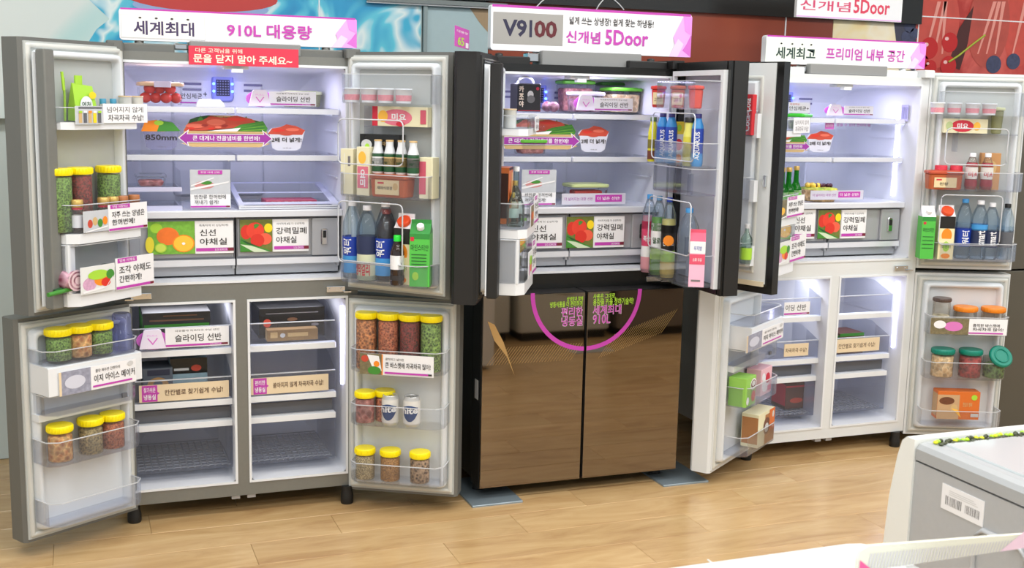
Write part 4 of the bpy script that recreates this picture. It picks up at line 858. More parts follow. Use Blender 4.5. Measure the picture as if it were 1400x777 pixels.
# yogurt cups
def cup(loc, rz, r0, r1, h, label, group, body, lidm, layers=None, cat='cup', name='yogurt_cup', txt=None):
    t = thing(name, label, cat, loc, rz, group)
    mb = MB(); mb.lathe([(r0, 0), (r0*1.01, .003), (r1, h-.004), (r1*1.04, h-.003)], body, 18)
    def bnd(z0, z1, mt): mb.lathe([((r0+(r1-r0)*z)+.0008, z*h) for z in (z0, z1)], mt, 18, cap=False)
    for z0, z1, mt in layers or (): bnd(z0, z1, mt)
    ob('cup_body', mb, t); mb = MB(); mb.lathe([(r1*1.06, h-.004), (r1*1.06, h), (r1*.95, h+.001)], lidm, 18); ob('lid', mb, t); return t
pinkw = mat('cup_pink_print', (236, 150, 160), .4, noise=.4, nscale=260)
for i, (px, py) in enumerate(((481, 126), (505, 126), (527.5, 127), (552, 127))):
    cup(at(UR, px, py, .075, 1.602), UR.face, .027, .031, .052, 'white yogurt cup with pink print, steel door top bin, %s from hinge' % ('first', 'second', 'third', 'fourth')[i], 'yogurt cups on the steel door', white, white, ((.15, .55, pinkw),))
def packbox(loc, rz, w, dp, h, base, label, group, layers, cat='box', name='food_box', tilt=0):
    mb = MB(); mb.bbox(-w/2, w/2, -dp/2, dp/2, 0, h, base, .0015); lay(mb, w, h, layers, -dp/2-.0002)
    mb.box(-w/2-.0004, -w/2, -dp/2+.003, dp/2-.003, h*.1, h*.9, layers[0][5] if layers and layers[0][0] == 'R' else base)
    return tag(ob(name, mb, None, loc, rz, (0, tilt, rz) if tilt else None), label, cat, group)
creamb = mat('box_cream', (232, 226, 190), .5)
miyo = [('R', .0, .10, 0, 1, redm), ('E', .45, .45, .28, .42, mat('box_pink', (226, 120, 140), .5)), ('E', .2, .5, .09, .3, orange2), ('T', '미요', .36, .62, .3, .66, cardw, .03), ('E', .52, .12, .08, .12, redm), ('R', .88, .98, .15, .85, mat('box_pinkred', (206, 90, 110), .5))]
packbox(at(UR, 551, 155, .035, 1.517), UR.face, .235, .05, .072, creamb, 'cream and pink dessert box lying on the inner shelf of the steel door', 'boxes on the steel door', miyo)
packbox(at(UR, 523, 182, .035, 1.42), UR.face, .17, .05, .065, mat('pack_black', (30, 30, 30), .25), 'shiny black food packet under the dessert box on the steel door', 'boxes on the steel door', [('E', .18, .4, .14, .3, cardg), ('E', .2, .3, .06, .16, lime), ('T', '김자반', .5, .75, .35, .6, woodc)])
for px, v, h, lab, L in ((479, .06, .17, 'plain cream box end with barcode beside the hinge of the steel door', [('R', .6, .8, .62, .84, inkg), ('R', .3, .34, .2, .9, cardw)]), (501, .075, .18, 'cream peach drink box with pink lettering standing on the steel door', [('E', .45, .78, .3, .13, orange2), ('R', .08, .92, .15, .60, mat('box_pink', (226, 120, 140), .5)), ('T', '요', .3, .7, .36, .54, cardw, .03), ('T', '미', .3, .7, .18, .34, cardw, .03)]), (587, .05, .15, 'cream box with pink side standing at the free end of the steel door', [('R', .0, .5, .1, .9, mat('box_pinkred', (206, 90, 110), .5))])):
    packbox(at(UR, px, 225, v, 1.258), UR.face, .056, .05, h, creamb, lab, 'boxes on the steel door', L)
tub_or = mat('tub_orange', (186, 92, 48), .4)
def foodbox(loc, rz, w, dp, h, body, lid, label, group, contents=None, layers=None, lh=.014, cat='container', name='food_container', fill=.75, r=.018):
    t = thing(name, label, cat, loc, rz, group)
    mb = MB(); mb.rbox(-w/2, w/2, -dp/2, dp/2, 0, h-lh, r, body, .004, taper=.004); lay(mb, w, h, layers or [], -dp/2-.0006); ob('container_body', mb, t)
    if contents:
        mb = MB(); mb.rbox(-w/2+.006, w/2-.006, -dp/2+.006, dp/2-.006, .004, (h-lh)*fill, r*.8, contents, .006, taper=.004); ob('contents', mb, t)
    mb = MB(); mb.rbox(-w/2-.004, w/2+.004, -dp/2-.004, dp/2+.004, h-lh, h, r, lid, .003); mb.rbox(-w/2+.012, w/2-.012, -dp/2+.012, dp/2-.012, h, h+.002, r*.7, lid, .0008); ob('lid', mb, t); return t
foodbox(at(UR, 537, 250, .08, 1.258), UR.face, .155, .085, .082, tub_or, tub_or, 'orange-brown sauce tub with cream label under the yogurt bottles on the steel door', 'sauce tubs', None, [('R', .18, .84, .12, .78, mat('label_cream', (226, 206, 160), .5)), ('R', .25, .42, .60, .68, redm), ('T', '재래식된장', .24, .66, .34, .5, ink, .012), ('E', .74, .5, .07, .16, woodc)])
for i, px in enumerate((517, 533, 549, 565)):
    t = bottle(at(UR, px, 215, .075 if i < 3 else .09, 1.342), UR.face, .0225, .125, 'small white drinking yogurt bottle in green sleeve, %s from the hinge' % ('first', 'second', 'third', 'fourth')[i], 'drinking yogurts on the sauce tub', white, ((.06, .60, mat('sleeve_green', (36, 84, 50), .4)), (.22, .5, woodc if i in (1, 2) else (inkg if i == 3 else cardw))), woodc, shape='r', nr=.62, neck=.42, capr=.015, caph=.006)
# clear beaker on lower left steel door
t = thing('beaker', 'empty bluish clear beaker beside the jar of peas', 'container', at(L_, 167, 465, .065, .705), L_.face)
mb = MB(); mb.lathe([(.036, 0), (.037, .06), (.033, .064), (.033, .125), (.028, .132)], clear('blue_clear', (206, 210, 236), .14, (170, 176, 214)), 18); ob('beaker_body', mb, t)
# beer cans
canm = mat('can_silver', (206, 206, 204), .3, .5)
for px, v in ((533.5, .085), (563, .085)):
    t = thing('beer_can', 'white and silver beer can with blue shield, %s' % ('beside the brown-red jar' if px < 540 else 'nearer the free edge of the door'), 'can', at(R_, px, 565, v, .367), R_.face, 'beer cans')
    mb = MB(); mb.lathe([(.027, 0), (.031, .006), (.033, .012), (.033, .104), (.028, .115), (.0285, .118), (.026, .118), (.025, .114)], canm, 22); ob('can_body', mb, t)
    mb = MB(); r = .0336
    mb.lathe([(r-.0002, .012), (r-.0002, .103)], mat('can_white', (222, 220, 214), .35), 22, cap=False)
    n_ = 16; A_ = [-1.0+2.0*k/n_ for k in range(n_+1)]
    top_ = [.082+.004*math.cos(q*3) for q in A_]; bot_ = [.022+.036*q*q for q in A_]
    mb.add([((r+.0006)*math.sin(q), -(r+.0006)*math.cos(q), z) for q, z in zip(A_+A_, top_+bot_)], [(k, k+1, k+n_+2, k+n_+1) for k in range(n_)], mat('can_blue', (46, 70, 116), .35))
    g, f = glyphs('hite', .03); ax = min(p[0] for p in g); bx = max(p[0] for p in g); az = min(p[1] for p in g); bz = max(p[1] for p in g)
    mb.add([((r+.0024)*math.sin(a), -(r+.0024)*math.cos(a), z) for a, z in [(((p[0]-ax)/(bx-ax)-.5)*1.9, .052+(p[1]-az)/(bz-az)*.026+.004*((p[0]-ax)/(bx-ax))) for p in g]], f, cardw)
    ob('can_print', mb, t)
    mb = MB(); mb.lathe([(.0, .1145), (.0255, .1145)], chrome, 20, cap=False); mb.box(-.006, .006, -.014, .004, .115, .117, chrome); ob('can_top', mb, t)
# upper steel door, top bin
t = thing('snack_pouch', 'green and white standing pouch on the top bin of the steel door', 'pouch', at(U, 112, 125, .05, 1.522), U.face, 'items')
t['group'] = 'pouches'; mb = MB()
mb.loft([[(-.045, -.02, 0), (.045, -.02, 0), (.045, .02, 0), (-.045, .02, 0)], [(-.047, -.016, .05), (.047, -.016, .05), (.047, .016, .05), (-.047, .016, .05)], [(-.044, -.002, .125), (.044, -.002, .115), (.044, .002, .115), (-.044, .002, .125)]], lime); mb.prism([(-.03, -.003), (.0, -.003), (.0, .003), (-.03, .003)], .12, .15, lime)
lay(mb, .08, .1, [('E', .5, .52, .34, .30, cardw), ('T', '연청', .25, .75, .40, .64, green2, .01), ('E', .85, .85, .2, .12, yellow)], -.0185); ob('pouch_body', mb, t)
mb = MB(); mb.tube([(0, 0, 0), (.002, 0, .08), (0, 0, .14)], .004, mat('stick_green', (140, 180, 60), .4), 8); mb.tube([(0, 0, .10), (-.006, 0, .16)], .005, lime, 8)
tag(ob('drink_stick', mb, None, at(U, 88, 140, .07, 1.522), U.face), 'thin green stick tube standing by the pouch on the steel door', 'tube')
for i, px in enumerate((141, 155)):
    bottle(at(U, px, 150, .07, 1.522), U.face, .014, .075, 'tiny blue-capped bottle on the top bin, '+('nearer the pouch' if i == 0 else 'nearer the white jars'), 'tiny bottles', jarc, ((.1, .55, mat('label_teal', (70, 150, 170), .4)),), mat('cap_teal', (60, 140, 170), .4), shape='r', nr=.7)
for i, px in enumerate((171, 187)):
    cup(at(U, px, 140, .06, 1.522), U.face, .022, .022, .085, 'white jam jar with tan lid on the top bin, '+('nearer the tiny bottles' if i == 0 else 'nearest the hinge'), 'white jars', mat('jar_cream', (226, 226, 218), .3), mat('lid_tan', (196, 170, 130), .4), cat='jar', name='jam_jar')
# vegetables in the lowest bin of the steel door
def blob(name, label, cat, loc, rz, prof, mt, sx=1, sy=1, group=None, stemm=None, rot=None):
    t = thing(name, label, cat, loc, rz, group, rot); mb = MB(); mb.lathe(prof, mt, 18, sx=sx, sy=sy, cap=False); ob('flesh', mb, t)
    if stemm: mb = MB(); mb.lathe([(.006, prof[-1][1]-.004), (.003, prof[-1][1]+.008)], stemm, 8); ob('stem', mb, t)
    return t
sph = lambda r, q=1, n=9: [(max(r*math.sin(PI*k/n), 1e-5), r*q*(1-math.cos(PI*k/n))) for k in range(n+1)]
onm = grain('red_onion', (120, 50, 70), (206, 160, 176), 40, .4, .2)
t = blob('red_onion', 'halved red onion in the lowest bin of the upper steel door', 'onion', at(U, 94, 380, .075, .953), U.face, sph(.045, .9), onm)
mb = MB()
for r_, mt in ((.040, mat('onion_flesh', (226, 200, 206), .4)), (.034, onm), (.028, mat('onion_flesh', (226, 200, 206), .4)), (.020, onm), (.014, mat('onion_flesh', (226, 200, 206), .4))): mb.flat([(p, q+.042) for p, q in ell(0, 0, r_, r_*.9, 18)], -.040-(.04-r_)*.15, mt)
ob('cut_face', mb, t)
blob('broccoli', 'dark green broccoli head behind the vegetable photo card', 'vegetable', at(U, 145, 370, .05, .953), U.face, sph(.04, .9), grain('broccoli_green', (20, 40, 20), (60, 96, 50), 90))
blob('red_onion', 'whole red onion partly hidden behind the white lettered card', 'onion', at(U, 172, 380, .05, .953), U.face, sph(.035, .9), onm)
for i in range(4):
    mb = MB(); mb.tube([(-.09, 0, .006+.006*i), (-.03, .004*i, .010+.007*i), (.05, .003*i, .016+.012*i)], .0075-.001*i, (greenm, green2)[i % 2], 8)
    tag(ob('green_onion', mb, None, at(U, 95+8*i, 395, .095-.012*i, .953), U.face), 'green onion stalk lying below the halved red onion, '+('bottommost', 'second from the bottom', 'third from the bottom', 'topmost')[i]+' of four', 'vegetable', 'green onion stalks')
# steel refrigerator shelves
def sh(px, py, Y, z, dy=0): return (PY(px, py, Y)[0], Y, z)
def tomatoes(cx, cy, z, n, who, seed=0):
    rnd = random.Random(seed)
    for i in range(n):
        r = .0215; x = cx+(-.055+.037*(i % 4)) + (.016 if i >= 4 else 0); y = cy-.025+.012*(i % 2); zz = z+(.034 if i >= 4 else 0)
        t = thing('tomato', 'small round tomato inside the clear lidded box '+who, 'tomato', (x, y, zz), rnd.random()*6, 'tomatoes in the clear box')
        mb = MB(); mb.lathe(sph(r, .92), tomato, 16, cap=False); ob('flesh', mb, t); mb = MB(); mb.lathe([(.007, r*1.84), (.001, r*1.84+.003)], greenm, 5); ob('calyx', mb, t)
a = sh(219, 130, .17, 1.577)
foodbox(a, 0, .16, .11, .082, clearp, mat('lid_clear_orange', (216, 184, 150), .3), 'clear lidded box full of tomatoes on the top shelf of the steel refrigerator', 'food containers')
mb = MB(); mb.bbox(-.03, .03, -.004, .004, 0, .022, mat('clip_lilac', (206, 200, 226), .3), .002); tag(ob('lid_clip', mb, None, (a[0]+.005, .107, a[2]+.064)), 'pale lilac flap clip on the front of the tomato box lid', 'clip')
tomatoes(a[0], a[1], a[2]+.005, 7, 'on the top shelf', 2)
mb = MB(); mb.loft([[(-.052, -.03, 0), (.052, -.03, 0), (.052, .03, 0), (-.052, .03, 0)], [(-.048, -.028, .014), (.048, -.028, .014), (.048, .028, .014), (-.048, .028, .014)], [(-.035, -.022, .028), (.035, -.022, .028), (.035, .022, .028), (-.035, .022, .028)]], white)
tag(ob('shelf_dish', mb, None, sh(287, 145, .11, 1.573)), 'small white tapered dish below the air purifier', 'dish')
foodbox(sh(412, 125, .36, 1.577), 0, .15, .09, .062, clear('olive_clear', (226, 226, 190), .3, (190, 192, 160)), mat('lid_olive', (196, 200, 160), .4), 'olive-tinted container behind the sliding shelf card', 'food containers')
# small bracket shelves with a meat tray
for z, lab in ((1.262, 'upper'), (1.192, 'lower')):
    mb = MB(); mb.box(-.40, -.205, .10, .40, z, z+.004, clearp); mb.bbox(-.40, -.20, .085, .10, z-.006, z+.010, mat('bracket_lilac', (200, 200, 226), .3), .002); mb.add([(-.202, .09, z+.004), (-.202, .13, z+.07), (-.202, .40, z+.07), (-.202, .40, z+.004)], [(0, 1, 2, 3)], clearp)
    tag(ob('half_tray', mb, None), lab+' of the two small clear half trays in the steel refrigerator', 'tray')
foodbox(sh(206, 242, .17, 1.268), 0, .105, .09, .05, clearp, clearp, 'clear box of pale pink meat on the upper half tray', 'food containers', meatm)
mb = MB(); x0, x1 = PY(325, 275, .10)[0], PY(462, 275, .10)[0]
mb.box(x0, x1, .07, .44, 1.190, 1.196, clearp)
P0 = [(x0, .07, 1.192), (x1, .07, 1.192), (x1, .40, 1.262), (x0, .40, 1.262)]
ringf(mb, x0, x1, 1.188, 1.202, .006, .062, .07, silverlt)
for a, b in ((x0, x0+.02), (x1-.03, x1)): mb.add([(a, .07, 1.205), (b, .07, 1.205), (b, .42, 1.265), (a, .42, 1.265), (a, .07, 1.195), (b, .07, 1.195), (b, .42, 1.255), (a, .42, 1.255)], [(0, 1, 2, 3), (4, 5, 1, 0), (1, 5, 6, 2), (0, 3, 7, 4)], mat('tray_lilac', (206, 208, 228), .3))
mb.add([(x0, .07, 1.205), (x1, .07, 1.205), (x1, .10, 1.212), (x0, .10, 1.212)], [(0, 1, 2, 3)], mat('tray_lilac', (206, 208, 228), .3)); mb.add([(x0, .24, 1.235), (x1, .24, 1.235), (x1, .26, 1.238), (x0, .26, 1.238)], [(0, 1, 2, 3)], mat('tray_lilac', (206, 208, 228), .3)); mb.add([(x0, .40, 1.262), (x1, .40, 1.262), (x1, .42, 1.266), (x0, .42, 1.266)], [(0, 1, 2, 3)], mat('tray_lilac', (206, 208, 228), .3))
tag(ob('meat_tray', mb), 'wide clear sloping meat tray with lilac frame on the lower shelf of the steel refrigerator', 'tray')
packbox((PY(395, 272, .2)[0], .2, 1.197), 0, .20, .12, .018, mat('red_meat_pack', (176, 70, 96), .4, noise=.3, nscale=50), 'flat pack of red meat inside the wide meat drawer', None, [('T', '한우 국내산 정육', .1, .9, .3, .7, cardg, .01)], name='meat_pack', cat='package')
# steel freezers
packbox(sh(238, 430, .22, .645), 0, .25, .26, .15, mat('pack_charcoal', (46, 46, 46), .5, noise=.4, nscale=18), 'dark food packet with green stripes on the upper tray of the left steel freezer', 'frozen packets', [('R', .02, .98, .62, .70, greenm), ('R', .1, .9, .78, .82, mat('pack_brown', (110, 80, 60), .5)), ('R', .15, .98, .45, .52, green2), ('R', .3, .8, .90, .93, mat('pack_brown', (110, 80, 60), .5))])
packbox(sh(214, 505, .16, .445), 0, .11, .14, .135, mat('pack_slate', (84, 92, 104), .5), 'dark blue box with ring-shaped doughnut print in the left steel freezer', 'frozen packets', [('E', .5, .52, .36, .22, mat('donut', (170, 130, 80), .5)), ('E', .5, .55, .16, .09, mat('pack_slate', (84, 92, 104), .5)), ('R', .0, .22, .05, .25, cardg), ('R', .3, .5, .05, .22, cardg), ('R', .15, .9, .80, .96, mat('pack_navy', (40, 44, 66), .5))])
packbox(sh(256, 505, .20, .445), 0, .14, .14, .16, mat('pack_mint', (150, 178, 190), .5, noise=.15, nscale=40), 'pale blue box with leaf print in the left steel freezer', 'frozen packets', [('E', .3, .25, .1, .14, greenm), ('E', .5, .22, .1, .1, bluel), ('R', 0, 1, .62, 1, mat('pack_black', (30, 30, 30), .25)), ('E', .7, .75, .14, .08, crab), ('R', .1, .5, .7, .76, cardg)])
packbox(sh(393, 432, .24, .668), 0, .26, .22, .12, mat('pack_black', (30, 30, 30), .25), 'large shiny black food packet on the upper tray of the right steel freezer', 'frozen packets', [('E', .12, .5, .06, .14, crab), ('E', .5, .6, .08, .06, mat('pack_brown', (110, 80, 60), .5)), ('E', .85, .4, .06, .05, inkg), ('R', .1, .9, .80, .83, inkg)])
packbox(sh(398, 458, .12, .664), 0, .20, .08, .045, mat('card_kraft', (150, 118, 74), .6, noise=.15, nscale=60), 'small kraft cardboard box in front of the black packet', 'frozen packets', [('R', .06, .2, .3, .8, woodc), ('R', .4, .8, .35, .7, woodc), ('E', .3, .5, .05, .2, cardg)])

# ------------------------------------------------------------------ black refrigerator contents
Y2 = -.038
a = sh(718, 148, .13, 1.577); t = thing('gift_box', 'black gift box with cream lettering and grey handle in the black refrigerator', 'box', a)
mb = MB(); mb.bbox(-.052, .052, -.045, .045, 0, .115, mat('gift_black', (34, 32, 36), .3), .004)
lay(mb, .104, .115, [('T', '카', .06, .26, .68, .90, mat('card_cream', (250, 232, 214), .5), .03), ('T', '조', .06, .26, .42, .64, mat('card_cream', (250, 232, 214), .5), .03), ('T', '야', .06, .26, .16, .38, mat('card_cream', (250, 232, 214), .5), .03), ('E', .54, .60, .13, .14, cardg), ('E', .56, .44, .17, .14, mat('pack_midgrey', (110, 110, 114), .5)), ('E', .84, .82, .07, .06, mat('print_rosered', (200, 50, 80), .5)), ('R', .02, .98, .02, .04, redm)], -.0452); ob('box_body', mb, t)
mb = MB(); mb.tube([(.035*math.cos(PI*k/10), 0, .115+.026*math.sin(PI*k/10)) for k in range(11)], .005, cardg, 8); ob('handle', mb, t)
for i, (px, Yv) in enumerate(((748, .18), (757, .12))):
    blob('red_onion', 'small red onion on the top shelf, '+('behind its neighbour' if i == 0 else 'nearer the clear white-lidded tub'), 'onion', sh(px, 150, Yv, 1.577), 0, sph(.024, .9), onm)
t = foodbox(sh(800, 150, .15, 1.577), 0, .155, .10, .085, clearp, mat('lid_white_clear', (228, 226, 236), .3), 'white-lidded clear tub of purple onions behind the arrow clip', 'food containers', onm, r=.04, fill=.8)
lidg = mat('lid_green', (96, 176, 50), .4)
foodbox(sh(786, 130, .34, 1.577), 0, .15, .10, .135, clearp, lidg, 'green-lidded container at the back left of the top shelf', 'food containers', meatm, fill=.85)
foodbox(sh(848, 150, .25, 1.577), 0, .145, .14, .108, clearp, lidg, 'green-lidded container of pale pasta behind the sliding shelf card', 'food containers', pasta, fill=.85)
foodbox(sh(838, 150, .40, 1.577), 0, .16, .08, .135, clearp, mat('lid_dgreen', (70, 140, 50), .4), 'dark green-lidded container at the back right of the top shelf', 'food containers', meatm, fill=.8)
foodbox(sh(724, 210, .12, 1.400), 0, .12, .10, .062, clearp, lidg, 'lower of two stacked green-lidded containers in the black refrigerator', 'food containers', meatm, fill=.8)
foodbox(sh(724, 190, .12, 1.462), 0, .11, .09, .058, clearp, clearp, 'upper of two stacked clear containers in the black refrigerator', 'food containers', greens, fill=.8)
a = sh(800, 270, .16, 1.188); foodbox(a, 0, .17, .12, .085, clearp, mat('lid_limeclear', (206, 216, 150), .35), 'lime-lidded clear container of crab sticks in the black refrigerator', 'food containers', None)
for i in range(6):
    mb = MB(); mb.lathe([(.011, 0), (.012, .004), (.012, .12), (.010, .125)], (crab, tomato)[i % 2], 10, sx=1, sy=.7)
    tag(ob('crab_stick', mb, None, (a[0]-.065, a[1]-.03+.022*(i % 3), a[2]+.022+.024*(i//3)), 0, (0, math.radians(90), math.radians((i % 3)*4-3))), 'red crab stick inside the lime-lidded container', 'food', 'crab sticks in the lime-lidded container')
V = D['f2ul']
packbox(at(V, 688, 250, .05, 1.152), V.face, .11, .06, .215, mat('box_orange', (222, 120, 60), .45), 'orange box standing inside the black refrigerator door beside a glass bottle', 'boxes in the black refrigerator door', [('R', 0, 1, .95, 1, mat('box_darkedge', (70, 40, 30), .5)), ('R', .62, .98, .1, .9, mat('box_paleorange', (240, 190, 130), .5)), ('R', .1, .5, .3, .6, mat('box_deeporange', (206, 96, 40), .5))])
bottle(V.world(.27, .115, 1.152), V.face, .034, .225, 'clear glass bottle with long neck in the black refrigerator door', None, glassp, (), cardw, shape='wine', neck=.62, liquid=None, nr=.3)
for u_, v_, h_, c_ in ((.10, .09, .16, mat('sauce_dark', (50, 28, 22), .25, coat=.4)), (.18, .09, .12, jarc)):
    bottle(V.world(u_, v_, 1.152), V.face, .026, h_, 'small '+('dark' if h_ > .15 else 'clear')+' bottle behind the glass bottle in the black refrigerator door', 'small bottles', c_, ((.2, .5, cardw),), gold, shape='r')
foodbox(V.world(.12, .09, .952), V.face, .12, .07, .10, clearp, mat('lid_mustard', (226, 186, 60), .4), 'small mustard-lidded tub in the lowest bin of the black refrigerator door', 'food containers', greens)
cup(V.world(.30, .09, 1.52), V.face, .024, .024, .07, 'white jar on the top bin of the black refrigerator door', 'white jars', mat('jar_cream', (226, 226, 218), .3), mat('lid_tan', (196, 170, 130), .4), cat='jar', name='jam_jar')
def doorcard(d, v, u0, u1, w0, w1, label, layers, bg=cardw):
    mb = MB(); w_, h_ = abs(u1-u0), w1-w0; mb.box(-w_/2, w_/2, -.0012, .0012, 0, h_, bg); lay(mb, w_, h_, layers, -.0012)
    return tag(ob('promotional_card', mb, None, d.world((u0+u1)/2, v, w0), d.face), label, 'sign')
two = lambda a, b, hd: [('R', .05, .6, .84, .98, mag), ('T', hd, .1, .55, .87, .95, cardw, .006), ('T', a, .08, .92, .50, .74, ink, .01), ('T', b, .08, .8, .22, .44, ink, .01)]+bar(.03, .11, txt=False)
doorcard(V, .172, .06, .19, 1.508, 1.562, 'steeply angled lettered card on the top bin of the black refrigerator door', [('T', '넘어지지 않게', .08, .9, .54, .84, ink, .006), ('T', '차곡차곡 수납!', .10, .9, .10, .44, ink, .01)])
doorcard(V, .178, .06, .21, 1.155, 1.262, 'steeply angled card with magenta heading on the middle bin of the black refrigerator door', two('자주 쓰는 양념은', '한꺼번에!', '양념 이동박스'))
doorcard(V, .178, .225, .32, 1.155, 1.235, 'steeply angled photo card on the middle bin of the black refrigerator door', [('R', 0, 1, 0, 1, mat('print_mix', (120, 110, 80), .5, noise=.6, nscale=80)), ('E', .3, .5, .2, .2, crab), ('E', .7, .5, .15, .2, orange)])
doorcard(V, .174, .06, .20, .958, 1.09, 'steeply angled card with magenta heading on the lowest bin of the black refrigerator door', two('조각 야채도', '간편하게!', '밀폐 야채실'))
doorcard(V, .174, .215, .32, .958, 1.06, 'steeply angled vegetable photo card on the lowest bin of the black refrigerator door', vegpic)
Q = D['f2ur']
for i, (px, mt, lab) in enumerate(((900, mat('tub_red', (206, 52, 44), .4), 'red paste tub with cream label nearest the hinge'), (926.5, mat('tub_orange2', (206, 104, 60), .4), 'orange paste tub with cream label'), (951, mat('tub_coral', (226, 84, 70), .4), 'coral paste tub turned away at the free end'))):
    t = foodbox(at(Q, px, 140, .085, 1.605), -.55, .056, .05, .088, mt, mt, lab+' of the black refrigerator right door', 'paste tubs', None, [('R', .12, .88, .14, .70, mat('label_cream', (226, 206, 160), .5)), ('T', '고추장', .22, .78, .28, .46, mat('ink_brown', (96, 70, 52), .5), .012), ('E', .72, .55, .1, .1, redm)] if i < 2 else None, r=.01)
spb = mat('sports_blue', (52, 140, 206), .3); spl = mat('sports_label', (40, 70, 170), .35); spc = mat('cap_navy', (58, 52, 120), .4)
for px, lab, v in ((905, 'blue sports drink bottle nearest the yellow tube', .09), (917, 'blue sports drink bottle between its twin and the yellow packet', .08), (953, 'blue sports drink bottle at the free end of the black door', .08)):
    bottle(at(Q, px, 200, v, 1.38), -.45, .024, .205, lab, 'sports drinks', spb, ((.25, .72, spl), (.0, .2, bluel)), spc, txt=('AQUARIUS', .12, .66, cardw, True), neck=.3, nr=.5)
bottle(at(Q, 892, 200, .1, 1.38), 0, .020, .185, 'yellow and green squeeze bottle at the hinge side of the black door', 'drinks in the black door', mat('bottle_yellow', (214, 206, 50), .4), ((.3, .5, mat('label_olive', (120, 110, 40), .5)), (.05, .25, mat('label_brown', (110, 60, 40), .5))), mat('cap_olive', (90, 110, 70), .4), shape='r', nr=.6)
bottle(at(Q, 941, 205, .10, 1.38), 0, .022, .19, 'pale yellow drink bottle with black cap in the black door', 'drinks in the black door', mat('bottle_lemon', (224, 220, 110), .35), ((.1, .6, mat('label_lemon', (214, 204, 70), .4)),), blackm, shape='r', nr=.8, caph=.02)
packbox(at(Q, 926, 200, .05, 1.38), 0, .05, .02, .17, mat('packet_yellow', (232, 206, 60), .4), 'yellow hanging packet with red chilli print in the black door', 'packets', [('R', 0, 1, 0, .7, cardg), ('E', .5, .45, .35, .14, redm), ('E', .5, .12, .3, .10, orange), ('E', .5, .85, .2, .08, lime)], name='food_packet', cat='packet')
PB = [(886, .105, mat('label_pinkred', (216, 70, 110), .4), '복숭아', bluel, mat('drink_pink', (216, 150, 160), .25), 'pink and white juice bottle nearest the hinge'), (899, .10, cardw, '알로에', mat('cap_lblue', (110, 160, 200), .4), mat('drink_green', (110, 160, 60), .25), 'green and white juice bottle'), (913, .095, mat('juice_black', (30, 28, 26), .4), '선키스트', blue, mat('drink_yellow', (222, 200, 110), .25), 'orange juice bottle with black label')]
for px, v, lb, tx, cp, liq, lab in PB:
    t = bottle(at(Q, px, 340, v, .912), -.45, .030, .33, lab+' in the lowest bin of the black door', 'juice bottles', water, ((.34, .66, lb), (.56, .66, greenm if lb is cardw else lb), (.0, .20, liq), (.20, .34, lime if liq is not MC['drink_pink'] else cardw)), cp, shape='pet', txt=(tx, .40, .48, cardw if lb is not cardw else green2, False), liquid=liq, neck=.28)
    if lb is MC['juice_black']:
        mb = MB(); mb.flat(ell(0, .155, .022, .022, 16), -.0318, orange); ob('label_sun', mb, t)
bottle(at(Q, 940, 350, .085, .912), 0, .045, .30, 'large clear water bottle with blue cap in the lowest bin of the black door', 'water in the black door', water, (), bluel, nr=.3)
gable(at(Q, 952, 375, .092, .912), -.5, .06, .06, .225, mat('carton_pink', (240, 186, 210), .4), 'pink milk carton with red gable top in the lowest bin of the black door', 'cartons', [('R', 0, 1, .74, 1, cardw), ('T', '우지방', .25, .78, .80, .90, blue, .012), ('R', 0, 1, .50, .72, mat('carton_red', (224, 84, 112), .4)), ('T', '소화 우유', .2, .8, .56, .64, cardw, .01), ('R', .15, .75, .12, .16, inkg)], mat('carton_red', (224, 84, 112), .4), cap=None)
O = D['f2or']
def orbox(u_, w0, wd, dp, h, base, lab, L, cat='packet', name='drink_packet'): packbox(O.world(u_, .055, w0), O.face, wd, dp, h, base, lab, None, L, cat, name)
mb = MB(); mb.bbox(-.026, .026, -.014, .014, 0, .16, mat('cola_red', (206, 40, 50), .4), .002)
g, f = glyphs('Coca-Cola', .02); ax = min(p[0] for p in g); bx = max(p[0] for p in g); az = min(p[1] for p in g); bz = max(p[1] for p in g)
mb.add([(-((p[1]-az)/(bz-az)-.5)*.030+.002, -.0145, .015+(p[0]-ax)/(bx-ax)*.13) for p in g], f, cardw)
cola = ob('drink_packet', mb, None, O.world(O.u(1024, 170, .05), .055, 1.505), O.face); tag(cola, 'red cola packet with white vertical script in the outer door of the black refrigerator', 'packet')
greeng = clear('green_glass', (70, 170, 80), .10, (60, 150, 70), .7, .04)
bottle(O.world(O.u(1021, 340, .05), .055, .99), O.face, .024, .16, 'small green glass bottle low in the outer door of the black refrigerator', 'green bottles', glassp, ((.1, .4, lime),), cardg, shape='wine')
# ------------------------------------------------------------------ white refrigerator contents
W3 = D['f3ul']
soju = clear('soju_glass', (60, 190, 60), .30, (40, 150, 50), .7, .04)
for i, (px, v) in enumerate(((1068, .085), (1077, .10), (1087, .085))):
    bottle(at(W3, px, 270, v, 1.152), W3.face, .026, .21, 'green glass bottle with gold cap, %s from the free edge, white door' % ('first', 'second', 'third')[i], 'green bottles', soju, ((.12, .50, mat('label_soju', (120, 200, 60), .4)), (.44, .5, cardw)), gold, shape='wine', neck=.45, nr=.42)
foodbox(at(W3, 1092, 165, .075, 1.52), W3.face, .13, .08, .07, clearp, mat('lid_bright_green', (60, 190, 50), .4), 'bright green-lidded container on the top bin of the white door', 'food containers', greens)
bottle(W3.world(.27, .075, 1.52), W3.face, .022, .05, 'small yellow bottle under the green lid on the white door', 'small bottles', mat('bottle_yellow', (214, 206, 50), .4), (), blackm, shape='r')
card('white two-line card under the green-lidded container on the white door', (W3, .124), (1085, 161, 1107, 182), [('T', '넘어지지 않게', .08, .9, .54, .84, inkg, .002), ('T', '차곡차곡 수납!', .10, .9, .10, .44, inkg, .002)])
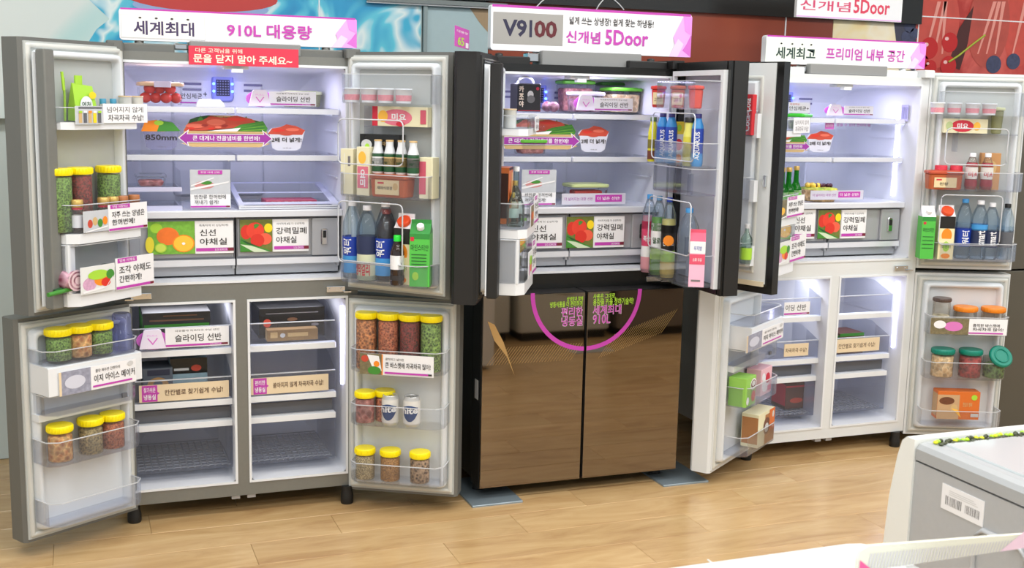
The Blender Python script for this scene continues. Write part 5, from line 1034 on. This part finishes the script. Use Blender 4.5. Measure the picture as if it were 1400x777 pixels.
headcard('white card with magenta heading below the green bottles on the white door', (W3, .131), (1076, 268, 1099, 296), '자주 쓰는 양념은', '한꺼번에!', '양념 이동박스')
card('small photo card left of the magenta-headed card on the white door', (W3, .131), (1064, 274, 1075, 299), [('R', 0, 1, 0, 1, mat('print_mix', (120, 110, 80), .5, noise=.6, nscale=80)), ('E', .5, .4, .3, .2, orange2), ('P', [(0, .0), (1, .12), (1, .04), (0, -.04)], cardw)], name='photo_card')
headcard('white card with magenta heading on the lowest bin of the white door', (W3, .125), (1080, 322, 1101, 356), '조각 야채도', '간편하게!', '밀폐 야채실')
card('vegetable photo card on the lowest bin of the white door', (W3, .125), (1062, 331, 1079, 362), vegpic, name='photo_card')
a = sh(1119, 272, .16, 1.188); t = thing('fruit_tart', 'round fruit tart with green and yellow topping and berries on the lower shelf', 'cake', a)
mb = MB(); mb.lathe([(.072, 0), (.086, .05), (.088, .052)], grain('tart_crust', (200, 150, 90), (232, 196, 140), 60), 28); ob('crust', mb, t)
mb = MB(); mb.lathe([(.084, .05), (.082, .060), (.05, .064), (.0, .064)], grain('tart_topping', (120, 160, 50), (206, 200, 80), 30), 28, cap=False); ob('fruit_topping', mb, t)
for i in range(7):
    mb = MB(); mb.lathe(sph(.011), mat('berry_dark', (70, 20, 40), .3), 10, -.035+.013*i, .01*math.sin(i*2), cap=False); ob('berry', mb, t, (0, -.02, .06))
mb = MB()
for i in range(6): mb.lathe(sph(.014), mat('peach_cube', (240, 200, 70), .4), 8, -.062+.008*i, .02*math.sin(i*2.2), cap=False)
o = ob('peach_pieces', mb, t, (0, 0, .056)); o['kind'] = 'stuff'
U3 = D['f3ur']; L3 = D['f3lr']
for i, px in enumerate((1282, 1305, 1330, 1353)):
    cup(at(U3, px, 145, .075, 1.602), U3.face, .027, .031, .052, 'white yogurt cup with pink print on the white door top bin, %s from hinge' % ('first', 'second', 'third', 'fourth')[i], 'yogurt cups on the white door', white, white, ((.15, .55, pinkw),))
packbox(at(U3, 1318, 172, .035, 1.517), U3.face, .20, .05, .065, creamb, 'cream and red dessert box on the inner shelf of the white door', 'boxes on the white door', [('R', .0, .0, 0, 0, creamb), ('E', .42, .5, .26, .42, redm), ('T', '미요', .3, .55, .3, .7, cardw, .03), ('E', .12, .5, .08, .3, mat('pale_green_print', (190, 206, 150), .5)), ('E', .75, .5, .08, .3, orange2)])
foodbox(at(U3, 1363, 165, .035, 1.517), U3.face, .05, .05, .12, clear('olive_clear', (226, 226, 190), .3, (190, 192, 160)), mat('lid_olive', (196, 200, 160), .4), 'tall olive-tinted clear jar beside the dessert box on the white door', 'food containers', None)
foodbox(at(U3, 1289, 255, .08, 1.258), U3.face, .155, .085, .085, tub_or, mat('tub_redlid', (190, 80, 50), .4), 'orange-brown sauce tub with cream label on the white door', 'sauce tubs', None, [('R', .14, .80, .12, .66, mat('label_cream', (226, 206, 160), .5)), ('R', .2, .36, .50, .58, redm), ('T', '된장', .3, .56, .24, .4, ink, .012)])
for i, px in enumerate((1327, 1348)):
    bottle(at(U3, px, 250, .08, 1.258), U3.face, .027, .17, 'bottle of red fruit drink, '+('nearer the sauce tub' if i == 0 else 'nearer the free edge')+' of the white door', 'red fruit drinks', jarc, ((.30, .62, mat('label_whitish', (226, 222, 216), .4)), (.10, .28, mat('drink_red', (150, 40, 50), .3)), (.64, .74, mat('drink_red', (150, 40, 50), .3))), cardw, neck=.4, nr=.45, txt=('미초', .36, .5, redm, False), liquid=mat('drink_red', (150, 40, 50), .3))
packbox(at(U3, 1353, 225, .03, 1.258), U3.face, .09, .03, .17, mat('kraft_box', (190, 140, 90), .5), 'tan card box behind the red fruit drinks on the white door', 'boxes on the white door', [('E', .5, .6, .3, .2, woodc)])
for i, px in enumerate((1287, 1308)):
    t = thing('food_can', 'small red and white can behind the sauce tub, '+('nearer the hinge' if i == 0 else 'nearer the fruit drinks'), 'can', at(U3, px, 225, .035, 1.258), U3.face, 'small cans')
    mb = MB(); mb.lathe([(.026, 0), (.028, .003), (.028, .105), (.026, .108)], redm, 16); mb.lathe([(.0284, .06), (.0284, .08)], cardw, 16, cap=False); ob('can_body', mb, t)
gable(at(U3, 1265, 330, .085, .935), U3.face, .062, .065, .245, brand_green, 'green juice carton with white top nearest the hinge of the white door', 'juice cartons', [('R', 0, 1, .9, 1, mat('carton_dgreen', (50, 140, 60), .4)), ('R', .1, .3, .82, .88, redm), ('T', '마인스티안', .1, .9, .64, .74, green2, .01)]+[('R', .1, .9, .52-.09*i, .535-.09*i, green2) for i in range(4)], cardw)
gable(at(U3, 1290, 330, .085, .935), U3.face, .070, .07, .25, mat('juice_cream', (238, 226, 180), .4), 'orange juice carton with red-orange cap on the white door', 'juice cartons', juice, cardw, mat('cap_orange', (230, 80, 40), .4), .028)
for i, (px, v, r) in enumerate(((1315, .07, .036), (1336, .085, .038), (1352, .08, .036), (1373, .055, .034))):
    bottle(at(U3, px, 340, v, .935), U3.face, r, (.28, .275, .265, .26)[i], 'clear dark-labelled water bottle, %s from the juice carton, white door' % ('first', 'second', 'third', 'fourth')[i], 'water bottles on the white door', water, ((.22, .52, (blue, mat('label_navy', (40, 50, 84), .4), mat('label_navy', (40, 50, 84), .4), greydark)[i]), (.5, .6, bluel if i == 1 else water)), (bluel, cardw, cardw, blackm)[i], txt=('smart', .26, .5, cardw, True) if i in (1, 2) else (('워터', .26, .48, cardw, True) if i == 0 else None))
tealm = mat('lid_teal', (0, 128, 108), .4); orl = mat('lid_orange', (232, 134, 26), .4)
jar(at(L3, 1285, 450, .07, .582), L3.face, .040, .165, grain('mushrooms', (150, 140, 110), (236, 228, 200), 32), 'clear jar with dark lid and pale mushrooms on the white lower door', 'jars on the white door', mat('lid_umber', (86, 70, 64), .3), .55, lh=.014)
for px, cm, fl in ((1318, pasta, .12), (1356, apric, .45)):
    jar(at(L3, px, 450, .065, .582), L3.face, .052, .125, cm, ('nearly empty' if px < 1340 else 'partly filled')+' orange-lidded round container on the white lower door', 'jars on the white door', orl, fl, cat='container', lh=.018)
for px, cm, lab in ((1287, pasta, 'of pale biscuits'), (1325, kimchi, 'of dark red berries')):
    jar(at(L3, px, 510, .07, .368), L3.face, .051, .135, cm, 'teal-lidded clear container '+lab+' on the white lower door', 'jars on the white door', tealm, .88, cat='container')
p = at(L3, 1358, 510, .07, .368); t = thing('storage_jar', 'clear container of green peas with its teal lid leaning open', 'container', p, L3.face)
mb = MB(); mb.lathe([(.046, 0), (.05, .004), (.052, .10)], jarc, 20, cap=False); ob('jar_body', mb, t)
mb = MB(); mb.lathe([(.046, .004), (.048, .06), (.03, .072)], greens, 18); ob('contents', mb, t)
mb = MB(); mb.lathe([(.052, 0), (.056, .003), (.056, .014), (.050, .018)], tealm, 24); mb.lathe([(.036, .018), (.036, .022), (.030, .022), (.030, .018)], tealm, 24, cap=False)
o = ob('lid', mb, t, (.012, -.03, .105)); o.rotation_euler = (math.radians(52), math.radians(14), 0)
packbox(at(L3, 1306, 560, .075, .168), L3.face, .20, .07, .135, mat('box_orange2', (214, 110, 40), .45), 'orange biscuit box with ice-cream cone photo on the bottom bin of the white door', 'boxes on the white door', [('R', .0, .52, .0, .88, mat('box_photo', (196, 160, 120), .5)), ('E', .22, .66, .18, .14, mat('choc', (110, 66, 44), .4, noise=.3, nscale=90)), ('E', .40, .40, .08, .14, woodc), ('P', [(.34, .40), (.50, .34), (.58, .06)], orange2), ('E', .86, .80, .07, .1, lime), ('T', '한입의 행복', .60, .82, .46, .62, woodc, .01), ('R', .80, .98, .1, .22, cardg)])
K3 = D['f3ll']
packbox(K3.world(K3.u(1013, 540, .07)-.01, .07, .350), K3.face, .11, .08, .125, mat('box_lime', (150, 206, 90), .45), 'lime green ice-pop box in the middle bin of the white lower door', 'boxes in the white lower door', [('E', .72, .72, .3, .2, cardw), ('E', .72, .72, .24, .15, mat('choc', (110, 66, 44), .4)), ('E', .72, .74, .16, .1, cardg), ('E', .75, .3, .2, .2, tomato), ('E', .18, .2, .14, .14, cardw)])
packbox(K3.world(K3.u(1037, 530, .055), .055, .350), K3.face, .13, .07, .12, mat('box_palepink', (236, 190, 200), .45), 'pale pink and white ice-cream box beside the lime green box', 'boxes in the white lower door', [('E', .4, .4, .3, .3, cardw), ('E', .6, .6, .2, .2, redm), ('E', .2, .7, .15, .15, cardw), ('R', .6, .95, .1, .3, mat('box_pink', (226, 120, 140), .5))])
packbox(K3.world(K3.u(1035, 600, .075), .075, .133), K3.face, .19, .08, .15, creamb, 'cream and orange chocolate pastry box in the bottom bin of the white lower door', 'boxes in the white lower door', [('R', .40, 1, .0, .9, mat('box_tan', (176, 120, 70), .5)), ('E', .5, .55, .2, .26, mat('choc', (110, 66, 44), .4)), ('E', .5, .5, .12, .14, cardg), ('R', .66, 1, .35, 1, mat('box_orange2', (214, 110, 40), .45)), ('E', .88, .82, .06, .1, cardg)])
packbox(sh(1080, 520, .2, .19), 0, .12, .12, .13, mat('pack_umber', (96, 60, 50), .5), 'dark brown frozen packet in the drawer of the white left freezer', 'frozen packets', [('R', 0, 1, .8, .86, redm), ('E', .5, .3, .3, .1, crab)])
packbox(sh(1152, 465, .2, .445), 0, .14, .14, .10, mat('pack_umber', (96, 60, 50), .5), 'dark packet with green stripes on the middle tray of the white right freezer', 'frozen packets', [('R', 0, 1, .85, 1, greenm), ('R', 0, 1, .6, .7, green2)])
a_, z_ = PY(1240, 163, .25)
mb = MB(); mb.box(3.0905, 3.0915, .06, .11, 1.565, 1.64, mat('label_lilac', (180, 176, 214), .5)); 
for i in range(4): mb.box(3.0900, 3.0906, .065+.010*i, .072+.010*i, 1.575, 1.63, mat('label_lines', (130, 128, 160), .5))
ob('info_label', mb, F3, (-2.70, 0, 0))
# ------------------------------------------------------------------ appliances in the foreground and opposite (seen in the mirror doors)
def washer(name, label, x0, x1, y1, ztop, top=True, dp=.62):
    t = thing(name, label, 'washer', ((x0+x1)/2, y1-dp/2, 0)); w_ = (x1-x0)/2; y = dp/2
    grey = mat('washer_grey', (176, 178, 180), .35, noise=.04, nscale=80)
    mb = MB(); mb.box(-w_+.006, w_, -y, y-.05, .03, ztop-.05, grey); ob('casing', mb, t)
    mb = MB()
    R = [[(-w_, y-.062, z), (w_, y-.062, z), (w_, y+b, z), (-w_, y+b, z)] for z, b in ((.03, .02), (ztop-.35, .022), (ztop-.15, .008), (ztop-.05, -.010), (ztop-.012, -.022), (ztop, -.036))]
    mb.loft(R, mat('washer_white', (232, 234, 230), .3)); ob('front_panel', mb, t)
    mb = MB(); mb.loft([[(-w_+e, -y, z), (w_-e, -y, z), (w_-e, y-.064, z), (-w_+e, y-.064, z)] for z, e in ((ztop-.045, .004), (ztop-.02, .004), (ztop-.010, .012), (ztop-.006, .03))], mat('washer_top_grey', (168, 171, 173), .3)); ob('top_frame', mb, t)
    mb = MB(); mb.bbox(-w_+.05, w_-.05, -y+.05, y-.10, ztop-.006, ztop-.002, mat('washer_lid', (186, 194, 196), .12, coat=.5), .003); ob('lid', mb, t)
    f = MB()
    for a in (-w_+.06, w_-.06):
        for b in (-y+.06, y-.1): f.lathe([(.025, 0), (.025, .03)], blackm, 10, a, b)
    o = ob('feet', f, t); o['kind'] = 'stuff'
    return t, w_, y
ZT = .90
cx_, cy_ = PZ(1240, 597, ZT)
wt, w_, y_ = washer('washing_machine', 'grey and white washing machine with barcode sticker in the near right corner', cx_, cx_+.62, cy_+.036, ZT)
rnd = random.Random(3)
mb = MB()
for i in range(56):
    x = -w_+.035+.0105*i; yy = y_-.085+rnd.uniform(-.006, .006); c = (lime, mat('bead_yellow', (214, 220, 30), .4), mat('bead_lime', (176, 220, 20), .4), mat('bead_dark', (60, 66, 40), .5), mat('bead_brown', (130, 90, 60), .5))[rnd.randrange(4) if i < 30 else rnd.randrange(5)]
    mb.lathe([(max(p, 1e-5), q) for p, q in ((0, 0), (.005, .002), (.006, .005), (.003, .008), (0, .009))], c, 8, x, yy, cap=False)
    mb.lathe([(max(p, 1e-5), q) for p, q in ((0, 0), (.006, .002), (.005, .004), (0, .006))], mat('bead_dark', (60, 66, 40), .5), 8, x+.004, yy-.012+rnd.uniform(-.003, .003), cap=False)
o = ob('decorative_beads', mb, wt, (0, 0, ZT-.006)); o['kind'] = 'stuff'
# barcode sticker on the side of the washer
mb = MB(); mb.box(-.0006, .0006, -.062, .062, 0, .055, cardw)
def bars_(mb, y0, y1, z0, z1):
    y = y0
    while y < y1:
        w0 = rnd.uniform(.0008, .0024); mb.add([(-.0008, y, z0), (-.0008, y+w0, z0), (-.0008, y+w0, z1), (-.0008, y, z1)], [(0, 1, 2, 3)], ink); y += w0+rnd.uniform(.0012, .003)
bars_(mb, -.050, -.010, .012, .030); bars_(mb, .002, .048, .012, .032)
for k_ in range(3): mb.add([(-.0008, -.045+.006*k_, .036+.004*k_), (-.0008, .04, .036+.004*k_), (-.0008, .04, .0375+.004*k_), (-.0008, -.045+.006*k_, .0375+.004*k_)], [(0, 1, 2, 3)], cardg)
ob('barcode_sticker', mb, wt, (-w_+.005, y_-.215, ZT-.125))
mb = MB(); mb.tube([(0, .0, 0), (0, .0, .07), (0, -.02, .09), (0, -.12, .09), (0, -.14, .07), (0, -.14, 0)], .006, mat('washer_grey2', (186, 188, 190), .3), 8); ob('grip_moulding', mb, wt, (-w_+.004, y_-.26, ZT-.22))
# white appliance top at the bottom edge
cx2, cy2 = PZ(1192, 735, ZT)
t = thing('washing_machine', 'white glossy washing machine top at the very bottom of the picture', 'washer', (cx2-.34, cy2-.33, 0))
wm = mat('washer_gloss_white', (216, 221, 223), .16, coat=.3)
mb = MB(); mb.rbox(-.34, .34, -.33, .33, .03, ZT-.04, .03, mat('washer_white', (232, 234, 230), .3), .005); ob('casing', mb, t)
mb = MB(); mb.rbox(-.34, .34, -.33, .33, ZT-.038, ZT, .06, wm, .012); ob('top_frame', mb, t)
mb = MB(); mb.rbox(-.29, .30, -.26, .262, ZT, ZT+.008, .05, wm, .003); ob('lid', mb, t)
mb = MB(); mb.box(-.30, -.296, -.30, .33, ZT-.0005, ZT+.001, mat('seam_grey', (206, 210, 210), .5)); mb.box(.02, .022, .27, .33, ZT-.0005, ZT+.0006, mat('seam_grey', (206, 210, 210), .5)); ob('seam', mb, t)
# striped price holder standing on it
hY = cy2-.13; hx0, hz0 = PY(1172, 748, hY); hx1, hz1 = PY(1400, 727, hY)
t = thing('price_holder', 'translucent ribbed plastic holder with pink sheet in the near right foreground', 'display', ((hx0+hx1)/2, hY, ZT+.008))
hw = .42; top = hz0-ZT-.008
mb = MB(); q = [(hx0, 0), (hx0+hw, 0), (hx0+hw, (hz1-ZT-.008)+(hz1-hz0)*.6), (hx0+.02, top), (hx0+.006, top-.006), (hx0, top-.02)]; ox = (hx0+hx1)/2
mb.xz([(x-ox, z) for x, z in q], -.003, .003, mat('holder_frame', (226, 226, 210), .4)); ob('holder_plate', mb, t)
mb = MB(); zz = max(top-.012, .012)
for k_ in range(60):
    x = hx0-ox+.018+k_*.0062; h1 = zz+(hz1-hz0)/(hx1-hx0)*(x+ox-hx0)
    mb.add([(x, -.0036, .0), (x+.0032, -.0036, .0), (x+.0032+.006, -.0036, h1), (x+.006, -.0036, h1)], [(0, 1, 2, 3)], mat('holder_rib', (206, 204, 206), .4))
o = ob('rib_lines', mb, t); o['kind'] = 'stuff'
mb = MB(); xa = PY(1362, 777, hY)[0]-ox; xb = PY(1400, 740, hY)[0]-ox; mb.flat([(xa, 0), (xb+.1, 0), (xb+.1, top+.02), (xb, top-.008)], -.0042, mat('sheet_pink', (236, 206, 224), .5)); ob('pink_sheet', mb, t); mb = MB(); mb.flat([(hx0-ox+.004, 0), (hx0-ox+.03, 0), (hx0-ox+.004, .02)], -.0042, mat('sheet_rose', (236, 90, 150), .5)); ob('rose_corner', mb, t)
# opposite row
for i, (x0, x1, yf) in enumerate(((1.45, 2.16, -3.10), (2.20, 2.88, -3.05), (2.93, 3.62, -3.02))):
    t = thing('washing_machine', ('grey front-loading machine opposite the mirror doors, nearest the sticker machine', 'grey front-loading machine opposite the mirror doors, middle of three', 'darker front-loading machine opposite the mirror doors, furthest right')[i], 'washer', ((x0+x1)/2, yf-.33, 0))
    hw_ = (x1-x0)/2; g = mat('machine_grey', (206, 206, 196), .4) if i < 2 else mat('machine_dark', (120, 110, 100), .4)
    mb = MB(); mb.rbox(-hw_, hw_, -.33, .33, .06, 1.1, .03, g, .006); ob('casing', mb, t)
    mb = MB(); mb.box(-hw_+.03, hw_-.03, -.30, .31, .0, .06, blackm); ob('plinth', mb, t)
    mb = MB(); mb.tube([(.2*math.cos(2*PI*k/24), .335, .55+.2*math.sin(2*PI*k/24)) for k in range(24)], .018, chrome, 8, True); ob('door_ring', mb, t)
    mb = MB(); mb.box(-hw_+.03, hw_-.03, .33, .338, .92, 1.06, silver); ob('control_panel', mb, t)
mb = MB(); mb.rbox(2.42, 2.72, -2.75, -2.62, 0, .004, .02, mat('mat_grey', (150, 152, 150), .5), .001); tag(ob('floor_sticker', mb), 'small grey floor plate in front of the machines, seen in the mirror doors', 'plate')

# neighbouring dark refrigerator at the right edge
t = thing('refrigerator', 'dark olive-grey refrigerator partly seen at the right edge of the picture', 'refrigerator', (4.02, .05, 0))
mb = MB(); mb.bbox(-.45, .45, .0, .68, .05, 1.78, mat('dark_olive', (92, 88, 78), .4, .3), .006); ob('cabinet', mb, t)
for z0, z1 in ((.055, .85), (.86, 1.77)):
    for a, b in ((-.45, -.004), (.004, .45)):
        mb = MB(); mb.bbox(a, b, -.10, -.004, z0, z1, mat('dark_olive', (92, 88, 78), .4, .3), .006); dd = ob('door', mb, t)
        mb = MB(); mb.bbox(*((b-.03, b-.01) if a < 0 else (a+.01, a+.03)), -.115, -.10, z0+.2, z1-.2, steel, .003); ob('door_handle', mb, dd)
mb = MB(); mb.bbox(-.42, .42, .03, .6, 0, .05, blackm, .004); ob('plinth', mb, t)
